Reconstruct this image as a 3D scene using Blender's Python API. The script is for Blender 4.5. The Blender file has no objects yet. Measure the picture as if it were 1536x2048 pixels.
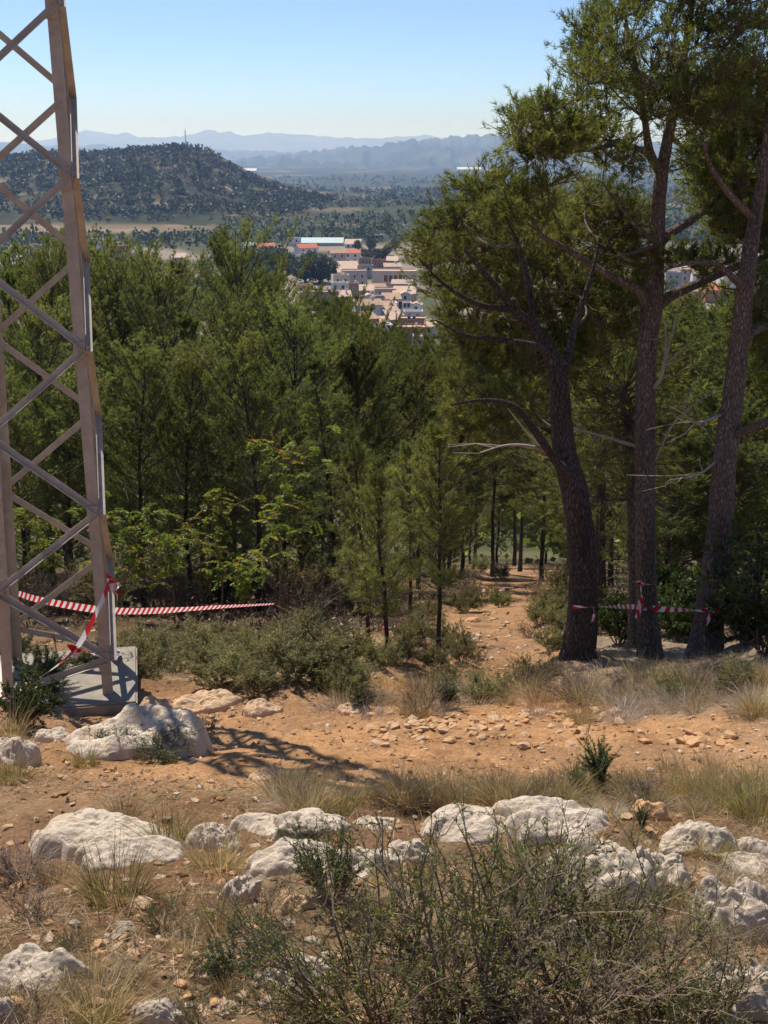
import bpy, bmesh, math, random
import numpy as np
from mathutils import Vector, kdtree

rng = np.random.default_rng(11)
random.seed(11)
scene = bpy.context.scene
COL = scene.collection

# ------------------------------------------------------------------ camera
FPX, PW, PH = 2600.0, 1536.0, 2048.0
HORIZON = 300.0
PITCH = math.atan((PH / 2 - HORIZON) / FPX)
EYE = 1.6
cam_data = bpy.data.cameras.new('camera')
cam_data.sensor_fit = 'VERTICAL'
cam_data.sensor_height = 36.0
cam_data.lens = 36.0 * FPX / PH
cam_data.clip_start = 0.05
cam_data.clip_end = 90000
cam = bpy.data.objects.new('camera', cam_data)
cam.location = (0, 0, EYE)
cam.rotation_euler = (math.pi / 2 - PITCH, 0, 0)
COL.objects.link(cam)
scene.camera = cam

# ------------------------------------------------------------------ sky and sun
SUN_ELEV = math.radians(58)
SUN_AZ = math.radians(-35)            # from straight ahead, negative = to the left
sun_dir = Vector((math.sin(SUN_AZ) * math.cos(SUN_ELEV), math.cos(SUN_AZ) * math.cos(SUN_ELEV), math.sin(SUN_ELEV)))
world = bpy.data.worlds.new('World')
scene.world = world
world.use_nodes = True
wn = world.node_tree
wn.nodes.clear()
sky = wn.nodes.new('ShaderNodeTexSky')
sky.sky_type = 'NISHITA'
sky.sun_disc = False
sky.sun_elevation = SUN_ELEV
sky.sun_rotation = SUN_AZ
sky.altitude = 2500
sky.air_density = 0.55
sky.dust_density = 0.0
sky.ozone_density = 5.5
bgn = wn.nodes.new('ShaderNodeBackground')
bgn.inputs['Strength'].default_value = 0.14
won = wn.nodes.new('ShaderNodeOutputWorld')
wn.links.new(sky.outputs[0], bgn.inputs[0])
wn.links.new(bgn.outputs[0], won.inputs[0])
sun_data = bpy.data.lights.new('sun', 'SUN')
sun_data.energy = 4.3
sun_data.angle = math.radians(0.53)
sun_data.color = (1.0, 0.94, 0.85)
sun = bpy.data.objects.new('sun', sun_data)
sun.rotation_euler = (-sun_dir).to_track_quat('-Z', 'Y').to_euler()
sun.location = (-20, 40, 60)
COL.objects.link(sun)
scene.view_settings.view_transform = 'Standard'
scene.view_settings.look = 'None'
scene.view_settings.exposure = 0.42
scene.view_settings.gamma = 1.0
scene.view_settings.use_curve_mapping = False
scene.render.engine = 'CYCLES'
cy = scene.cycles
cy.use_denoising = True
cy.denoiser = 'OPENIMAGEDENOISE'
cy.max_bounces = 6
cy.diffuse_bounces = 3
cy.glossy_bounces = 2
cy.transmission_bounces = 4
cy.transparent_max_bounces = 4
cy.volume_bounces = 2
cy.use_adaptive_sampling = True
cy.adaptive_threshold = 0.02

# ------------------------------------------------------------------ noise
def _hash(ix, iy, iz, seed):
    n = (ix.astype(np.int64) * 374761393 + iy.astype(np.int64) * 668265263 + iz.astype(np.int64) * 2147483647 + seed * 974634777) & 0xFFFFFFFF
    n = ((n ^ (n >> 13)) * 1274126177) & 0xFFFFFFFF
    n = (n ^ (n >> 16)) & 0xFFFFFFFF
    return n.astype(np.float64) / 4294967295.0

def vnoise(x, y, seed=0):
    x = np.asarray(x, float); y = np.asarray(y, float)
    ix, iy = np.floor(x), np.floor(y)
    fx, fy = x - ix, y - iy
    fx = fx * fx * fx * (fx * (fx * 6 - 15) + 10); fy = fy * fy * fy * (fy * (fy * 6 - 15) + 10)
    z = np.zeros_like(ix)
    a = _hash(ix, iy, z, seed); b = _hash(ix + 1, iy, z, seed)
    c = _hash(ix, iy + 1, z, seed); d = _hash(ix + 1, iy + 1, z, seed)
    return (a + (b - a) * fx) * (1 - fy) + (c + (d - c) * fx) * fy

def fbm(x, y, seed=0, octs=4):
    s = 0; a = 1; t = 0
    for k in range(octs):
        s = s + a * vnoise(np.asarray(x) * 2 ** k + 17.3 * k, np.asarray(y) * 2 ** k - 9.1 * k, seed + k); t += a; a *= 0.5
    return s / t

def vnoise3(p, seed=0):
    i = np.floor(p); f = p - i
    f = f * f * (3 - 2 * f)
    out = 0
    for dx in (0, 1):
        for dy in (0, 1):
            for dz in (0, 1):
                w = (f[:, 0] if dx else 1 - f[:, 0]) * (f[:, 1] if dy else 1 - f[:, 1]) * (f[:, 2] if dz else 1 - f[:, 2])
                out = out + w * _hash(i[:, 0] + dx, i[:, 1] + dy, i[:, 2] + dz, seed)
    return out

def fbm3(p, seed=0, octs=4):
    s = 0; a = 1; t = 0
    for k in range(octs):
        s = s + a * vnoise3(p * 2 ** k + 13.7 * k, seed + k); t += a; a *= 0.5
    return s / t

def sstep(a, b, x):
    t = np.clip((np.asarray(x, float) - a) / (b - a), 0, 1)
    return t * t * (3 - 2 * t)

# ------------------------------------------------------------------ terrain height
SLOPE = 0.3057
def base_z(y):
    y = np.asarray(y, float)
    z = np.where(y < 110, -SLOPE * y, -SLOPE * 110 - SLOPE * 86 * (1 - np.exp(-(np.maximum(y, 110) - 110) / 86)))
    z = np.where(y < 0, -0.12 * y, z)
    return z - 42 * sstep(1300, 3800, y)

def path_mask(x, y):
    """bare orange earth: the cross track and the path that drops away between the trees"""
    x = np.asarray(x, float); y = np.asarray(y, float)
    wob = (fbm(x * 0.5, y * 0.5, 31, 3) - 0.5) * 2.2
    yc = 9.9 - 0.18 * x
    track = sstep(2.6, 1.2, np.abs(y - yc + wob * 0.8)) * sstep(-3.6, -2.0, x + wob * 0.3) * sstep(4.4, 2.2, x)
    px = np.interp(y, [9, 13, 17, 25, 43, 70], [0.2, 0.9, 1.6, 2.0, 4.4, 8.6])
    hw = np.interp(y, [9, 13, 17, 25, 43, 70], [1.7, 1.0, 1.0, 1.5, 1.6, 3.2])
    path = sstep(1.15, 0.65, np.abs(x - px + wob * 0.35) / hw) * sstep(9, 11, y) * sstep(120, 75, y)
    return np.clip(np.maximum(track, path), 0, 1)

def gz(x, y):
    x = np.asarray(x, float); y = np.asarray(y, float)
    near = sstep(90, 40, np.abs(y))
    m = path_mask(x, y)
    z = base_z(y)
    z = z + near * ((fbm(x * 0.35, y * 0.35, 3, 3) - 0.5) * 0.42 + (fbm(x * 1.6, y * 1.6, 5, 3) - 0.5) * 0.16 * (1 - 0.45 * m))
    nn = sstep(32, 18, np.hypot(x, y))
    z = z + nn * ((fbm(x * 6, y * 6, 7, 3) - 0.5) * 0.08 + (fbm(x * 22, y * 22, 9, 2) - 0.5) * 0.018)
    z = z - 0.16 * m * near
    z = z + 0.55 * np.exp(-((x - 5.4) / 1.9) ** 2 - ((y - 13.2) / 2.6) ** 2)          # bank with dead grass
    z = z - 0.28 * np.exp(-((x - 1.9 - (y - 17) * 0.1) / 0.45) ** 2 - ((y - 17.2) / 1.8) ** 2)   # washed-out rut
    z = z + 0.20 * np.exp(-((x - 2.3) / 0.6) ** 2 - ((y - 15.0) / 0.7) ** 2)
    far = sstep(150, 500, y)
    z = z + far * (fbm(x / 240, y / 240, 21, 3) - 0.5) * 9 * sstep(900, 1300, y) + far * (fbm(x / 60, y / 60, 22, 2) - 0.5) * 1.5
    return z

cP, sP = math.cos(PITCH), math.sin(PITCH)
def ray(px, py):
    a = (px - PW / 2) / FPX; b = (PH / 2 - py) / FPX
    return np.array([a, cP + b * sP, -sP + b * cP])

def at_y(px, py, y):
    """point on the ray through a photo pixel at forward distance y"""
    d = ray(px, py); t = y / d[1]
    return np.array([d[0] * t, y, EYE + d[2] * t])

def at(px, py, ymax=3000):
    """where the ray through a photo pixel meets the ground"""
    d = ray(px, py)
    t = np.geomspace(1.5, ymax, 4000)
    h = EYE + d[2] * t - gz(d[0] * t, d[1] * t)
    k = np.argmax(h < 0)
    if h[k] >= 0: k = len(t) - 1
    lo, hi = t[max(k - 1, 0)], t[k]
    tt = np.linspace(lo, hi, 40)
    hh = EYE + d[2] * tt - gz(d[0] * tt, d[1] * tt)
    j = np.argmax(hh < 0)
    t0 = tt[j]
    p = d * t0
    return np.array([p[0], p[1], float(gz(p[0], p[1]))])

def ppm(p):
    """photo pixels per metre at a point"""
    return FPX / (p[1] * cP - (p[2] - EYE) * sP)

# ------------------------------------------------------------------ mesh building
class Buf:
    def __init__(self):
        self.v = []; self.f = []; self.var = []; self.m = []; self.n = 0; self.uv = []
    def add(self, v, f, var=0.5, m=0):
        v = np.asarray(v, float).reshape(-1, 3); f = np.asarray(f, np.int64)
        self.v.append(v); self.f.append(f + self.n)
        self.var.append(np.broadcast_to(np.asarray(var, float), (len(v),)).copy())
        self.m.append(np.full(len(f), m, np.int32)); self.n += len(v)
        return self

def make_mesh(name, buf, mats, smooth=False, attrs=None):
    me = bpy.data.meshes.new(name)
    V = np.concatenate(buf.v)
    me.vertices.add(len(V)); me.vertices.foreach_set('co', V.astype(np.float32).ravel())
    loops = np.concatenate([f.ravel() for f in buf.f]).astype(np.int32)
    tot = np.concatenate([np.full(len(f), f.shape[1], np.int32) for f in buf.f])
    start = np.concatenate([[0], np.cumsum(tot)[:-1]]).astype(np.int32)
    me.loops.add(len(loops)); me.loops.foreach_set('vertex_index', loops)
    me.polygons.add(len(tot)); me.polygons.foreach_set('loop_start', start); me.polygons.foreach_set('loop_total', tot)
    me.polygons.foreach_set('material_index', np.concatenate(buf.m))
    me.polygons.foreach_set('use_smooth', np.full(len(tot), bool(smooth)))
    a = me.attributes.new('var', 'FLOAT', 'POINT'); a.data.foreach_set('value', np.concatenate(buf.var).astype(np.float32))
    if attrs:
        for k, c in attrs.items():
            a = me.attributes.new(k, 'FLOAT_COLOR', 'POINT'); a.data.foreach_set('color', np.asarray(c, np.float32).ravel())
    for mm in (mats if isinstance(mats, (list, tuple)) else [mats]): me.materials.append(mm)
    me.update(calc_edges=True)
    return me

def link(name, me, parent=None, loc=None, rot=None, scale=None):
    o = bpy.data.objects.new(name, me); COL.objects.link(o)
    if parent is not None: o.parent = parent
    if loc is not None: o.location = [float(q) for q in loc]
    if rot is not None: o.rotation_euler = rot
    if scale is not None: o.scale = scale if hasattr(scale, '__len__') else (scale,) * 3
    return o

def tag(o, label=None, cat=None, group=None, kind=None):
    if label: o['label'] = label
    if cat: o['category'] = cat
    if group: o['group'] = group
    if kind: o['kind'] = kind
    return o

def thing(name, loc, label, cat, group=None, rotz=0.0, scale=1.0):
    return tag(link(name, None, None, loc, (0, 0, rotz), scale), label, cat, group)

def obj(name, buf, mats, parent=None, smooth=False, **k):
    return link(name, make_mesh(name, buf, mats, smooth), parent, **k)

def box(b, lo, hi, m=0, var=0.5, rot=None, piv=None):
    x0, y0, z0 = lo; x1, y1, z1 = hi
    v = np.array([[x0, y0, z0], [x1, y0, z0], [x1, y1, z0], [x0, y1, z0], [x0, y0, z1], [x1, y0, z1], [x1, y1, z1], [x0, y1, z1]], float)
    b.add(v, [[0, 3, 2, 1], [4, 5, 6, 7], [0, 1, 5, 4], [1, 2, 6, 5], [2, 3, 7, 6], [3, 0, 4, 7]], var, m)

def norm(a):
    return a / np.maximum(np.linalg.norm(a, axis=-1, keepdims=True), 1e-9)

def tubes(b, P, R, sides=5, var=0.5, m=0, cap=True, rough=0.0):
    """P (n,k,3) polylines, R (n,k) radii"""
    P = np.asarray(P, float); R = np.asarray(R, float)
    if P.ndim == 2: P = P[None]; R = R[None]
    n, k, _ = P.shape
    if n == 0: return
    T = np.zeros_like(P); T[:, 1:-1] = P[:, 2:] - P[:, :-2]; T[:, 0] = P[:, 1] - P[:, 0]; T[:, -1] = P[:, -1] - P[:, -2]
    T = norm(T)
    ref = np.where(np.abs(T[:, :1, 2:3]) > 0.8, np.array([1.0, 0.13, 0]), np.array([0.1, 0, 1.0]))
    U = norm(np.cross(T, np.broadcast_to(ref, T.shape))); W = np.cross(T, U)
    a = np.arange(sides) / sides * 2 * np.pi
    rr = R[:, :, None]
    if rough: rr = rr * (1 + rough * (rng.random((n, k, sides)) - 0.5))
    ring = P[:, :, None, :] + rr[..., None] * (np.cos(a)[None, None, :, None] * U[:, :, None, :] + np.sin(a)[None, None, :, None] * W[:, :, None, :])
    V = ring.reshape(-1, 3)
    i = np.arange(sides); j = (i + 1) % sides
    base = (np.arange(n)[:, None, None] * k + np.arange(k - 1)[None, :, None]) * sides
    F = np.stack([base + i, base + j, base + sides + j, base + sides + i], -1).reshape(-1, 4)
    var = np.asarray(var, float)
    vv = np.repeat(var, k * sides) if var.ndim == 1 else float(var)
    b.add(V, F, vv, m)

def needles(b, C, D, per, L, w, m=1, spread=0.75, var=None, droop=0.0):
    """C tuft centres, D tuft directions; every needle one slim triangle"""
    n = len(C)
    d = np.repeat(norm(D), per, 0); c = np.repeat(C, per, 0)
    r = rng.normal(size=(n * per, 3))
    nd = norm(d + spread * r)
    nd[:, 2] -= droop
    side = norm(np.cross(nd, rng.normal(size=nd.shape)))
    Ls = L * rng.uniform(0.65, 1.15, (n * per, 1))
    base = c + d * rng.uniform(-0.35, 0.35, (n * per, 1)) * L
    V = np.stack([base - side * w * 0.5, base + side * w * 0.5, base + nd * Ls], 1).reshape(-1, 3)
    F = np.arange(n * per * 3).reshape(-1, 3)
    if var is None: var = rng.random(n)
    vv = np.repeat(np.clip(np.repeat(var, per) + rng.normal(0, 0.12, n * per), 0, 1), 3)
    b.add(V, F, vv, m)

def leaves(b, C, D, L, w, m=1, var=None):
    """diamond leaves: centre C, direction D"""
    n = len(C); D = norm(D)
    side = norm(np.cross(D, rng.normal(size=D.shape)))
    L = np.broadcast_to(np.asarray(L, float), (n,))[:, None]; w = np.broadcast_to(np.asarray(w, float), (n,))[:, None]
    V = np.stack([C, C + D * L * 0.5 + side * w * 0.5, C + D * L, C + D * L * 0.5 - side * w * 0.5], 1).reshape(-1, 3)
    F = np.arange(n * 4).reshape(-1, 4)
    if var is None: var = rng.random(n)
    b.add(V, F, np.repeat(var, 4), m)

def ribbons(b, P, w, m=0, var=None):
    """blades: P (n,k,3), tapering from w to a point"""
    n, k, _ = P.shape
    T = norm(P[:, -1] - P[:, 0]); side = norm(np.cross(T, rng.normal(size=T.shape)))
    w = np.broadcast_to(np.asarray(w, float), (n,))
    tw = (1 - np.linspace(0, 1, k) ** 1.6 * 0.92)[None, :, None] * w[:, None, None] * 0.5
    A = P - side[:, None] * tw; B_ = P + side[:, None] * tw
    V = np.stack([A, B_], 2).reshape(-1, 3)
    base = (np.arange(n)[:, None] * k + np.arange(k - 1)[None]) * 2
    F = np.stack([base, base + 1, base + 3, base + 2], -1).reshape(-1, 4)
    if var is None: var = rng.random(n)
    b.add(V, F, np.repeat(var, k * 2), m)

def catmull(pts, per=5):
    P = np.asarray(pts, float)
    Q = np.vstack([2 * P[0] - P[1], P, 2 * P[-1] - P[-2]])
    out = []
    for i in range(1, len(Q) - 2):
        for t in np.arange(per) / per:
            a, b_, c, d = Q[i - 1], Q[i], Q[i + 1], Q[i + 2]
            out.append(0.5 * (2 * b_ + (c - a) * t + (2 * a - 5 * b_ + 4 * c - d) * t * t + (3 * b_ - a - 3 * c + d) * t ** 3))
    out.append(Q[-2])
    return np.array(out)

def ico(sub):
    bm = bmesh.new(); bmesh.ops.create_icosphere(bm, subdivisions=sub, radius=1)
    v = np.array([q.co[:] for q in bm.verts]); f = np.array([[q.index for q in p.verts] for p in bm.faces]); bm.free()
    return v, f
ICO = {k: ico(k) for k in (1, 2, 3, 5)}

# ------------------------------------------------------------------ materials
def new_mat(name):
    m = bpy.data.materials.new(name); m.use_nodes = True
    nt = m.node_tree; nt.nodes.clear()
    out = nt.nodes.new('ShaderNodeOutputMaterial')
    return m, nt, out

def N(nt, t, **kw):
    n = nt.nodes.new(t)
    for k, v in kw.items():
        if k.startswith('i_'):
            n.inputs[k[2:].replace('_', ' ')].default_value = v
        else: setattr(n, k, v)
    return n

def ramp(nt, stops, fac):
    r = nt.nodes.new('ShaderNodeValToRGB')
    el = r.color_ramp.elements
    while len(el) < len(stops): el.new(0.5)
    for e, (p, c) in zip(el, stops):
        e.position = p; e.color = (*c, 1)
    nt.links.new(fac, r.inputs[0])
    return r.outputs[0]

def mixc(nt, a, b_, fac, mode='MIX'):
    n = nt.nodes.new('ShaderNodeMix'); n.data_type = 'RGBA'; n.blend_type = mode
    for sock, v in ((n.inputs['A'] if False else n.inputs[6], a), (n.inputs[7], b_), (n.inputs[0], fac)):
        if hasattr(v, 'is_output'): nt.links.new(v, sock)
        else: sock.default_value = (*v, 1) if hasattr(v, '__len__') else v
    return n.outputs[2]

def noise(nt, scale, detail=4, rough=0.55, vec=None, dist=0.0):
    n = N(nt, 'ShaderNodeTexNoise'); n.inputs['Scale'].default_value = scale; n.inputs['Detail'].default_value = detail
    n.inputs['Roughness'].default_value = rough; n.inputs['Distortion'].default_value = dist
    if vec is not None: nt.links.new(vec, n.inputs['Vector'])
    return n.outputs['Fac']

def voro(nt, scale, vec=None, feature='F1'):
    n = N(nt, 'ShaderNodeTexVoronoi', feature=feature); n.inputs['Scale'].default_value = scale
    if vec is not None: nt.links.new(vec, n.inputs['Vector'])
    return n.outputs['Distance']

def ocoord(nt, scale=(1, 1, 1)):
    tc = N(nt, 'ShaderNodeTexCoord')
    mp = N(nt, 'ShaderNodeMapping'); mp.inputs['Scale'].default_value = scale
    nt.links.new(tc.outputs['Object'], mp.inputs['Vector'])
    return mp.outputs[0]

def bump(nt, h, strength, dist, prev=None):
    n = N(nt, 'ShaderNodeBump'); n.inputs['Strength'].default_value = strength; n.inputs['Distance'].default_value = dist
    nt.links.new(h, n.inputs['Height'])
    if prev is not None: nt.links.new(prev, n.inputs['Normal'])
    return n.outputs[0]

def bsdf(nt, out, col, rough=0.9, nrm=None, spec=0.3, metal=0.0):
    p = N(nt, 'ShaderNodeBsdfPrincipled')
    if hasattr(col, 'is_output'): nt.links.new(col, p.inputs['Base Color'])
    else: p.inputs['Base Color'].default_value = (*col, 1)
    if hasattr(rough, 'is_output'): nt.links.new(rough, p.inputs['Roughness'])
    else: p.inputs['Roughness'].default_value = rough
    p.inputs['Specular IOR Level'].default_value = spec
    p.inputs['Metallic'].default_value = metal
    if nrm is not None: nt.links.new(nrm, p.inputs['Normal'])
    if out is not None: nt.links.new(p.outputs[0], out.inputs['Surface'])
    return p

def leaf_mat(name, stops, trans=0.35, rough=0.55, tcol=(1.0, 1.0, 0.55)):
    m, nt, out = new_mat(name)
    a = N(nt, 'ShaderNodeAttribute', attribute_name='var')
    oi = N(nt, 'ShaderNodeObjectInfo')
    c = ramp(nt, stops, a.outputs['Fac'])
    hs = N(nt, 'ShaderNodeHueSaturation'); nt.links.new(c, hs.inputs['Color'])
    mr = N(nt, 'ShaderNodeMapRange'); nt.links.new(oi.outputs['Random'], mr.inputs[0]); mr.inputs[3].default_value = 0.485; mr.inputs[4].default_value = 0.512
    mv = N(nt, 'ShaderNodeMapRange'); nt.links.new(oi.outputs['Random'], mv.inputs[0]); mv.inputs[3].default_value = 0.8; mv.inputs[4].default_value = 1.2
    nt.links.new(mr.outputs[0], hs.inputs['Hue']); nt.links.new(mv.outputs[0], hs.inputs['Value'])
    col = hs.outputs[0]
    p = bsdf(nt, None, col, rough, spec=0.35)
    t = N(nt, 'ShaderNodeBsdfTranslucent'); tc = mixc(nt, col, tcol, 1.0, 'MULTIPLY')
    tb = N(nt, 'ShaderNodeHueSaturation'); tb.inputs['Value'].default_value = 1.7; nt.links.new(tc, tb.inputs['Color'])
    nt.links.new(tb.outputs[0], t.inputs[0])
    mx = N(nt, 'ShaderNodeMixShader'); mx.inputs[0].default_value = trans
    nt.links.new(p.outputs[0], mx.inputs[1]); nt.links.new(t.outputs[0], mx.inputs[2]); nt.links.new(mx.outputs[0], out.inputs['Surface'])
    return m

def plain(name, col, rough=0.85, var=0.15, scale=4.0, metal=0.0, bumps=0.0):
    m, nt, out = new_mat(name)
    v = ocoord(nt)
    n = noise(nt, scale, 5, 0.6, v)
    lo = tuple(max(c * (1 - var), 0) for c in col); hi = tuple(min(c * (1 + var), 1) for c in col)
    c = ramp(nt, [(0.3, lo), (0.7, hi)], n)
    nr = bump(nt, n, bumps, 0.02) if bumps else None
    bsdf(nt, out, c, rough, nr, metal=metal)
    return m

M = {}
M['needle'] = leaf_mat('pine_needles', [(0.0, (0.055, 0.072, 0.020)), (0.5, (0.150, 0.165, 0.048)), (1.0, (0.29, 0.28, 0.09))], 0.55)
M['needle_light'] = leaf_mat('young_pine_needles', [(0.0, (0.075, 0.100, 0.030)), (0.5, (0.180, 0.205, 0.064)), (1.0, (0.36, 0.355, 0.12))], 0.5)
M['needle_yellow'] = leaf_mat('yellow_green_needles', [(0.0, (0.07, 0.085, 0.015)), (0.5, (0.13, 0.145, 0.025)), (1.0, (0.20, 0.20, 0.04))], 0.42)
M['far_leaf'] = leaf_mat('far_foliage', [(0.0, (0.022, 0.032, 0.014)), (0.6, (0.055, 0.070, 0.026)), (1.0, (0.11, 0.115, 0.045))], 0.2)
M['bright_leaf'] = leaf_mat('bright_broad_leaf', [(0.0, (0.10, 0.14, 0.02)), (0.75, (0.20, 0.25, 0.035)), (0.86, (0.26, 0.26, 0.04)), (1.0, (0.32, 0.13, 0.04))], 0.45)
M['grey_leaf'] = leaf_mat('grey_green_leaf', [(0.0, (0.11, 0.11, 0.055)), (0.6, (0.21, 0.20, 0.10)), (1.0, (0.34, 0.28, 0.15))], 0.4)
M['rosemary'] = leaf_mat('rosemary_leaf', [(0.0, (0.045, 0.065, 0.022)), (0.6, (0.085, 0.115, 0.040)), (1.0, (0.16, 0.18, 0.075))], 0.3)
M['thorn_leaf'] = leaf_mat('thorny_shrub_leaf', [(0.0, (0.085, 0.105, 0.035)), (0.6, (0.19, 0.21, 0.07)), (1.0, (0.34, 0.28, 0.14))], 0.45)
M['oak_leaf'] = leaf_mat('dark_evergreen_leaf', [(0.0, (0.020, 0.035, 0.010)), (0.6, (0.05, 0.075, 0.018)), (1.0, (0.11, 0.13, 0.03))], 0.25)
M['straw'] = leaf_mat('straw_blade', [(0.0, (0.19, 0.15, 0.075)), (0.45, (0.34, 0.255, 0.135)), (1.0, (0.56, 0.45, 0.27))], 0.3, tcol=(1, .95, .75))
M['green_blade'] = leaf_mat('green_blade', [(0.0, (0.11, 0.115, 0.04)), (0.5, (0.24, 0.20, 0.08)), (1.0, (0.44, 0.35, 0.18))], 0.3, tcol=(1, 1, .65))
M['grey_dead'] = leaf_mat('dead_grey_stem', [(0.0, (0.28, 0.22, 0.16)), (0.5, (0.44, 0.37, 0.29)), (1.0, (0.60, 0.53, 0.43))], 0.2, tcol=(1, .97, .9))
M['orange_dry'] = leaf_mat('dry_orange_weed', [(0.0, (0.35, 0.19, 0.06)), (0.5, (0.50, 0.29, 0.08)), (1.0, (0.62, 0.40, 0.14))], 0.3, tcol=(1, .9, .6))
M['brown_dead'] = leaf_mat('brown_dead_twig', [(0.0, (0.07, 0.045, 0.03)), (0.5, (0.14, 0.095, 0.06)), (1.0, (0.26, 0.19, 0.13))], 0.1, tcol=(1, .9, .8))

def bark_mat(name, dark, mid, light, sc=38.0):
    m, nt, out = new_mat(name)
    v = ocoord(nt, (1, 1, 0.28))
    n0 = noise(nt, 3.0, 4, 0.6, v)
    vd = N(nt, 'ShaderNodeTexVoronoi', feature='DISTANCE_TO_EDGE'); vd.inputs['Scale'].default_value = sc
    ad = N(nt, 'ShaderNodeVectorMath', operation='ADD'); nz = N(nt, 'ShaderNodeTexNoise'); nz.inputs['Scale'].default_value = 7
    nt.links.new(v, nz.inputs['Vector']); ms = N(nt, 'ShaderNodeVectorMath', operation='SCALE'); ms.inputs['Scale'].default_value = 0.12
    nt.links.new(nz.outputs['Color'], ms.inputs[0]); nt.links.new(v, ad.inputs[0]); nt.links.new(ms.outputs[0], ad.inputs[1])
    nt.links.new(ad.outputs[0], vd.inputs['Vector'])
    c1 = ramp(nt, [(0.0, dark), (0.16, mid), (0.55, light)], vd.outputs['Distance'])
    c2 = ramp(nt, [(0.3, (0.62, 0.60, 0.62)), (0.75, (1.15, 1.08, 1.0))], n0)
    c = mixc(nt, c1, c2, 1.0, 'MULTIPLY')
    nr = bump(nt, vd.outputs['Distance'], 0.9, 0.05)
    nr = bump(nt, noise(nt, 40, 3, 0.6, v), 0.5, 0.01, nr)
    bsdf(nt, out, c, 0.95, nr, spec=0.15)
    return m
M['bark'] = bark_mat('pine_bark', (0.085, 0.067, 0.056), (0.25, 0.20, 0.17), (0.43, 0.36, 0.31))
M['bark_dark'] = bark_mat('dark_pine_bark', (0.038, 0.031, 0.028), (0.115, 0.093, 0.081), (0.21, 0.175, 0.155))
M['twig'] = plain('pine_twig', (0.12, 0.09, 0.07), 0.9, 0.3, 6)
M['pale_twig'] = plain('bleached_branch', (0.36, 0.31, 0.26), 0.9, 0.25, 8)
M['stem'] = plain('shrub_stem', (0.20, 0.145, 0.10), 0.9, 0.35, 20)

def ground_mat():
    m, nt, out = new_mat('hillside_soil')
    a = N(nt, 'ShaderNodeAttribute', attribute_name='Col')
    v = ocoord(nt)
    g1 = ramp(nt, [(0.28, (0.70, 0.66, 0.62)), (0.5, (1, 1, 1)), (0.72, (1.22, 1.2, 1.16))], noise(nt, 1.7, 5, 0.62, v))
    g2 = ramp(nt, [(0.3, (0.66, 0.62, 0.58)), (0.55, (1, 1, 1)), (0.75, (1.3, 1.26, 1.2))], noise(nt, 17, 6, 0.7, v))
    c = mixc(nt, mixc(nt, a.outputs['Color'], g1, 1.0, 'MULTIPLY'), g2, 1.0, 'MULTIPLY')
    vo = N(nt, 'ShaderNodeTexVoronoi'); vo.inputs['Scale'].default_value = 26; nt.links.new(v, vo.inputs['Vector'])
    gr = ramp(nt, [(0.0, (1.35, 1.28, 1.18)), (0.22, (1.1, 1.08, 1.04)), (0.4, (0.95, 0.95, 0.95))], vo.outputs['Distance'])
    c = mixc(nt, c, gr, 0.75, 'MULTIPLY')
    n1 = bump(nt, noise(nt, 9, 8, 0.72, v), 0.8, 0.05)
    n2 = bump(nt, vo.outputs['Distance'], 0.45, 0.02, n1)
    n3 = bump(nt, noise(nt, 70, 4, 0.7, v), 0.5, 0.008, n2)
    bsdf(nt, out, c, 1.0, n3, spec=0.05)
    return m
M['ground'] = ground_mat()

def rock_mat(name, base, dark, stain, lichen=.5):
    m, nt, out = new_mat(name)
    v = ocoord(nt)
    n1 = noise(nt, 5, 7, 0.65, v); n2 = noise(nt, 2.2, 4, 0.6, v, 0.6)
    c = ramp(nt, [(0.28, dark), (0.46, base), (0.75, tuple(min(q * 1.12, .85) for q in base))], n1)
    c = mixc(nt, c, stain, ramp(nt, [(0.50, (0, 0, 0)), (0.68, (.75, .75, .75))], n2))
    lich = ramp(nt, [(0.60, (0, 0, 0)), (0.70, (lichen,) * 3)], noise(nt, 13, 6, 0.7, v, 0.4))
    c = mixc(nt, c, tuple(q * 0.55 for q in (0.42, 0.40, 0.37)), lich)
    pits = voro(nt, 30, v)
    pc = ramp(nt, [(0.0, (0.5, 0.47, 0.45)), (0.12, (1, 1, 1))], pits)
    c = mixc(nt, c, pc, min(1.0, lichen * 1.6), 'MULTIPLY')
    nr = bump(nt, noise(nt, 11, 9, 0.72, v), 0.75 if lichen > .2 else 0.35, 0.06 if lichen > .2 else 0.02)
    nr = bump(nt, pits, 0.35, 0.015, nr)
    bsdf(nt, out, c, 0.92, nr, spec=0.2)
    return m
M['limestone'] = rock_mat('pale_limestone', (0.70, 0.585, 0.455), (0.52, 0.40, 0.28), (0.54, 0.37, 0.22), .35)
M['tan_stone'] = rock_mat('tan_stone', (0.58, 0.40, 0.25), (0.42, 0.26, 0.15), (0.50, 0.29, 0.14), 0.1)
M['orange_stone'] = rock_mat('orange_stone', (0.60, 0.36, 0.185), (0.44, 0.24, 0.115), (0.52, 0.26, 0.10), 0.05)
M['concrete'] = plain('weathered_concrete', (0.29, 0.255, 0.21), 0.95, 0.22, 7, bumps=0.4)
# ================================================================== SETTING
def mixv(a, b_, t):
    t = np.asarray(t)[..., None]
    return np.asarray(a) * (1 - t) + np.asarray(b_) * t

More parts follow.
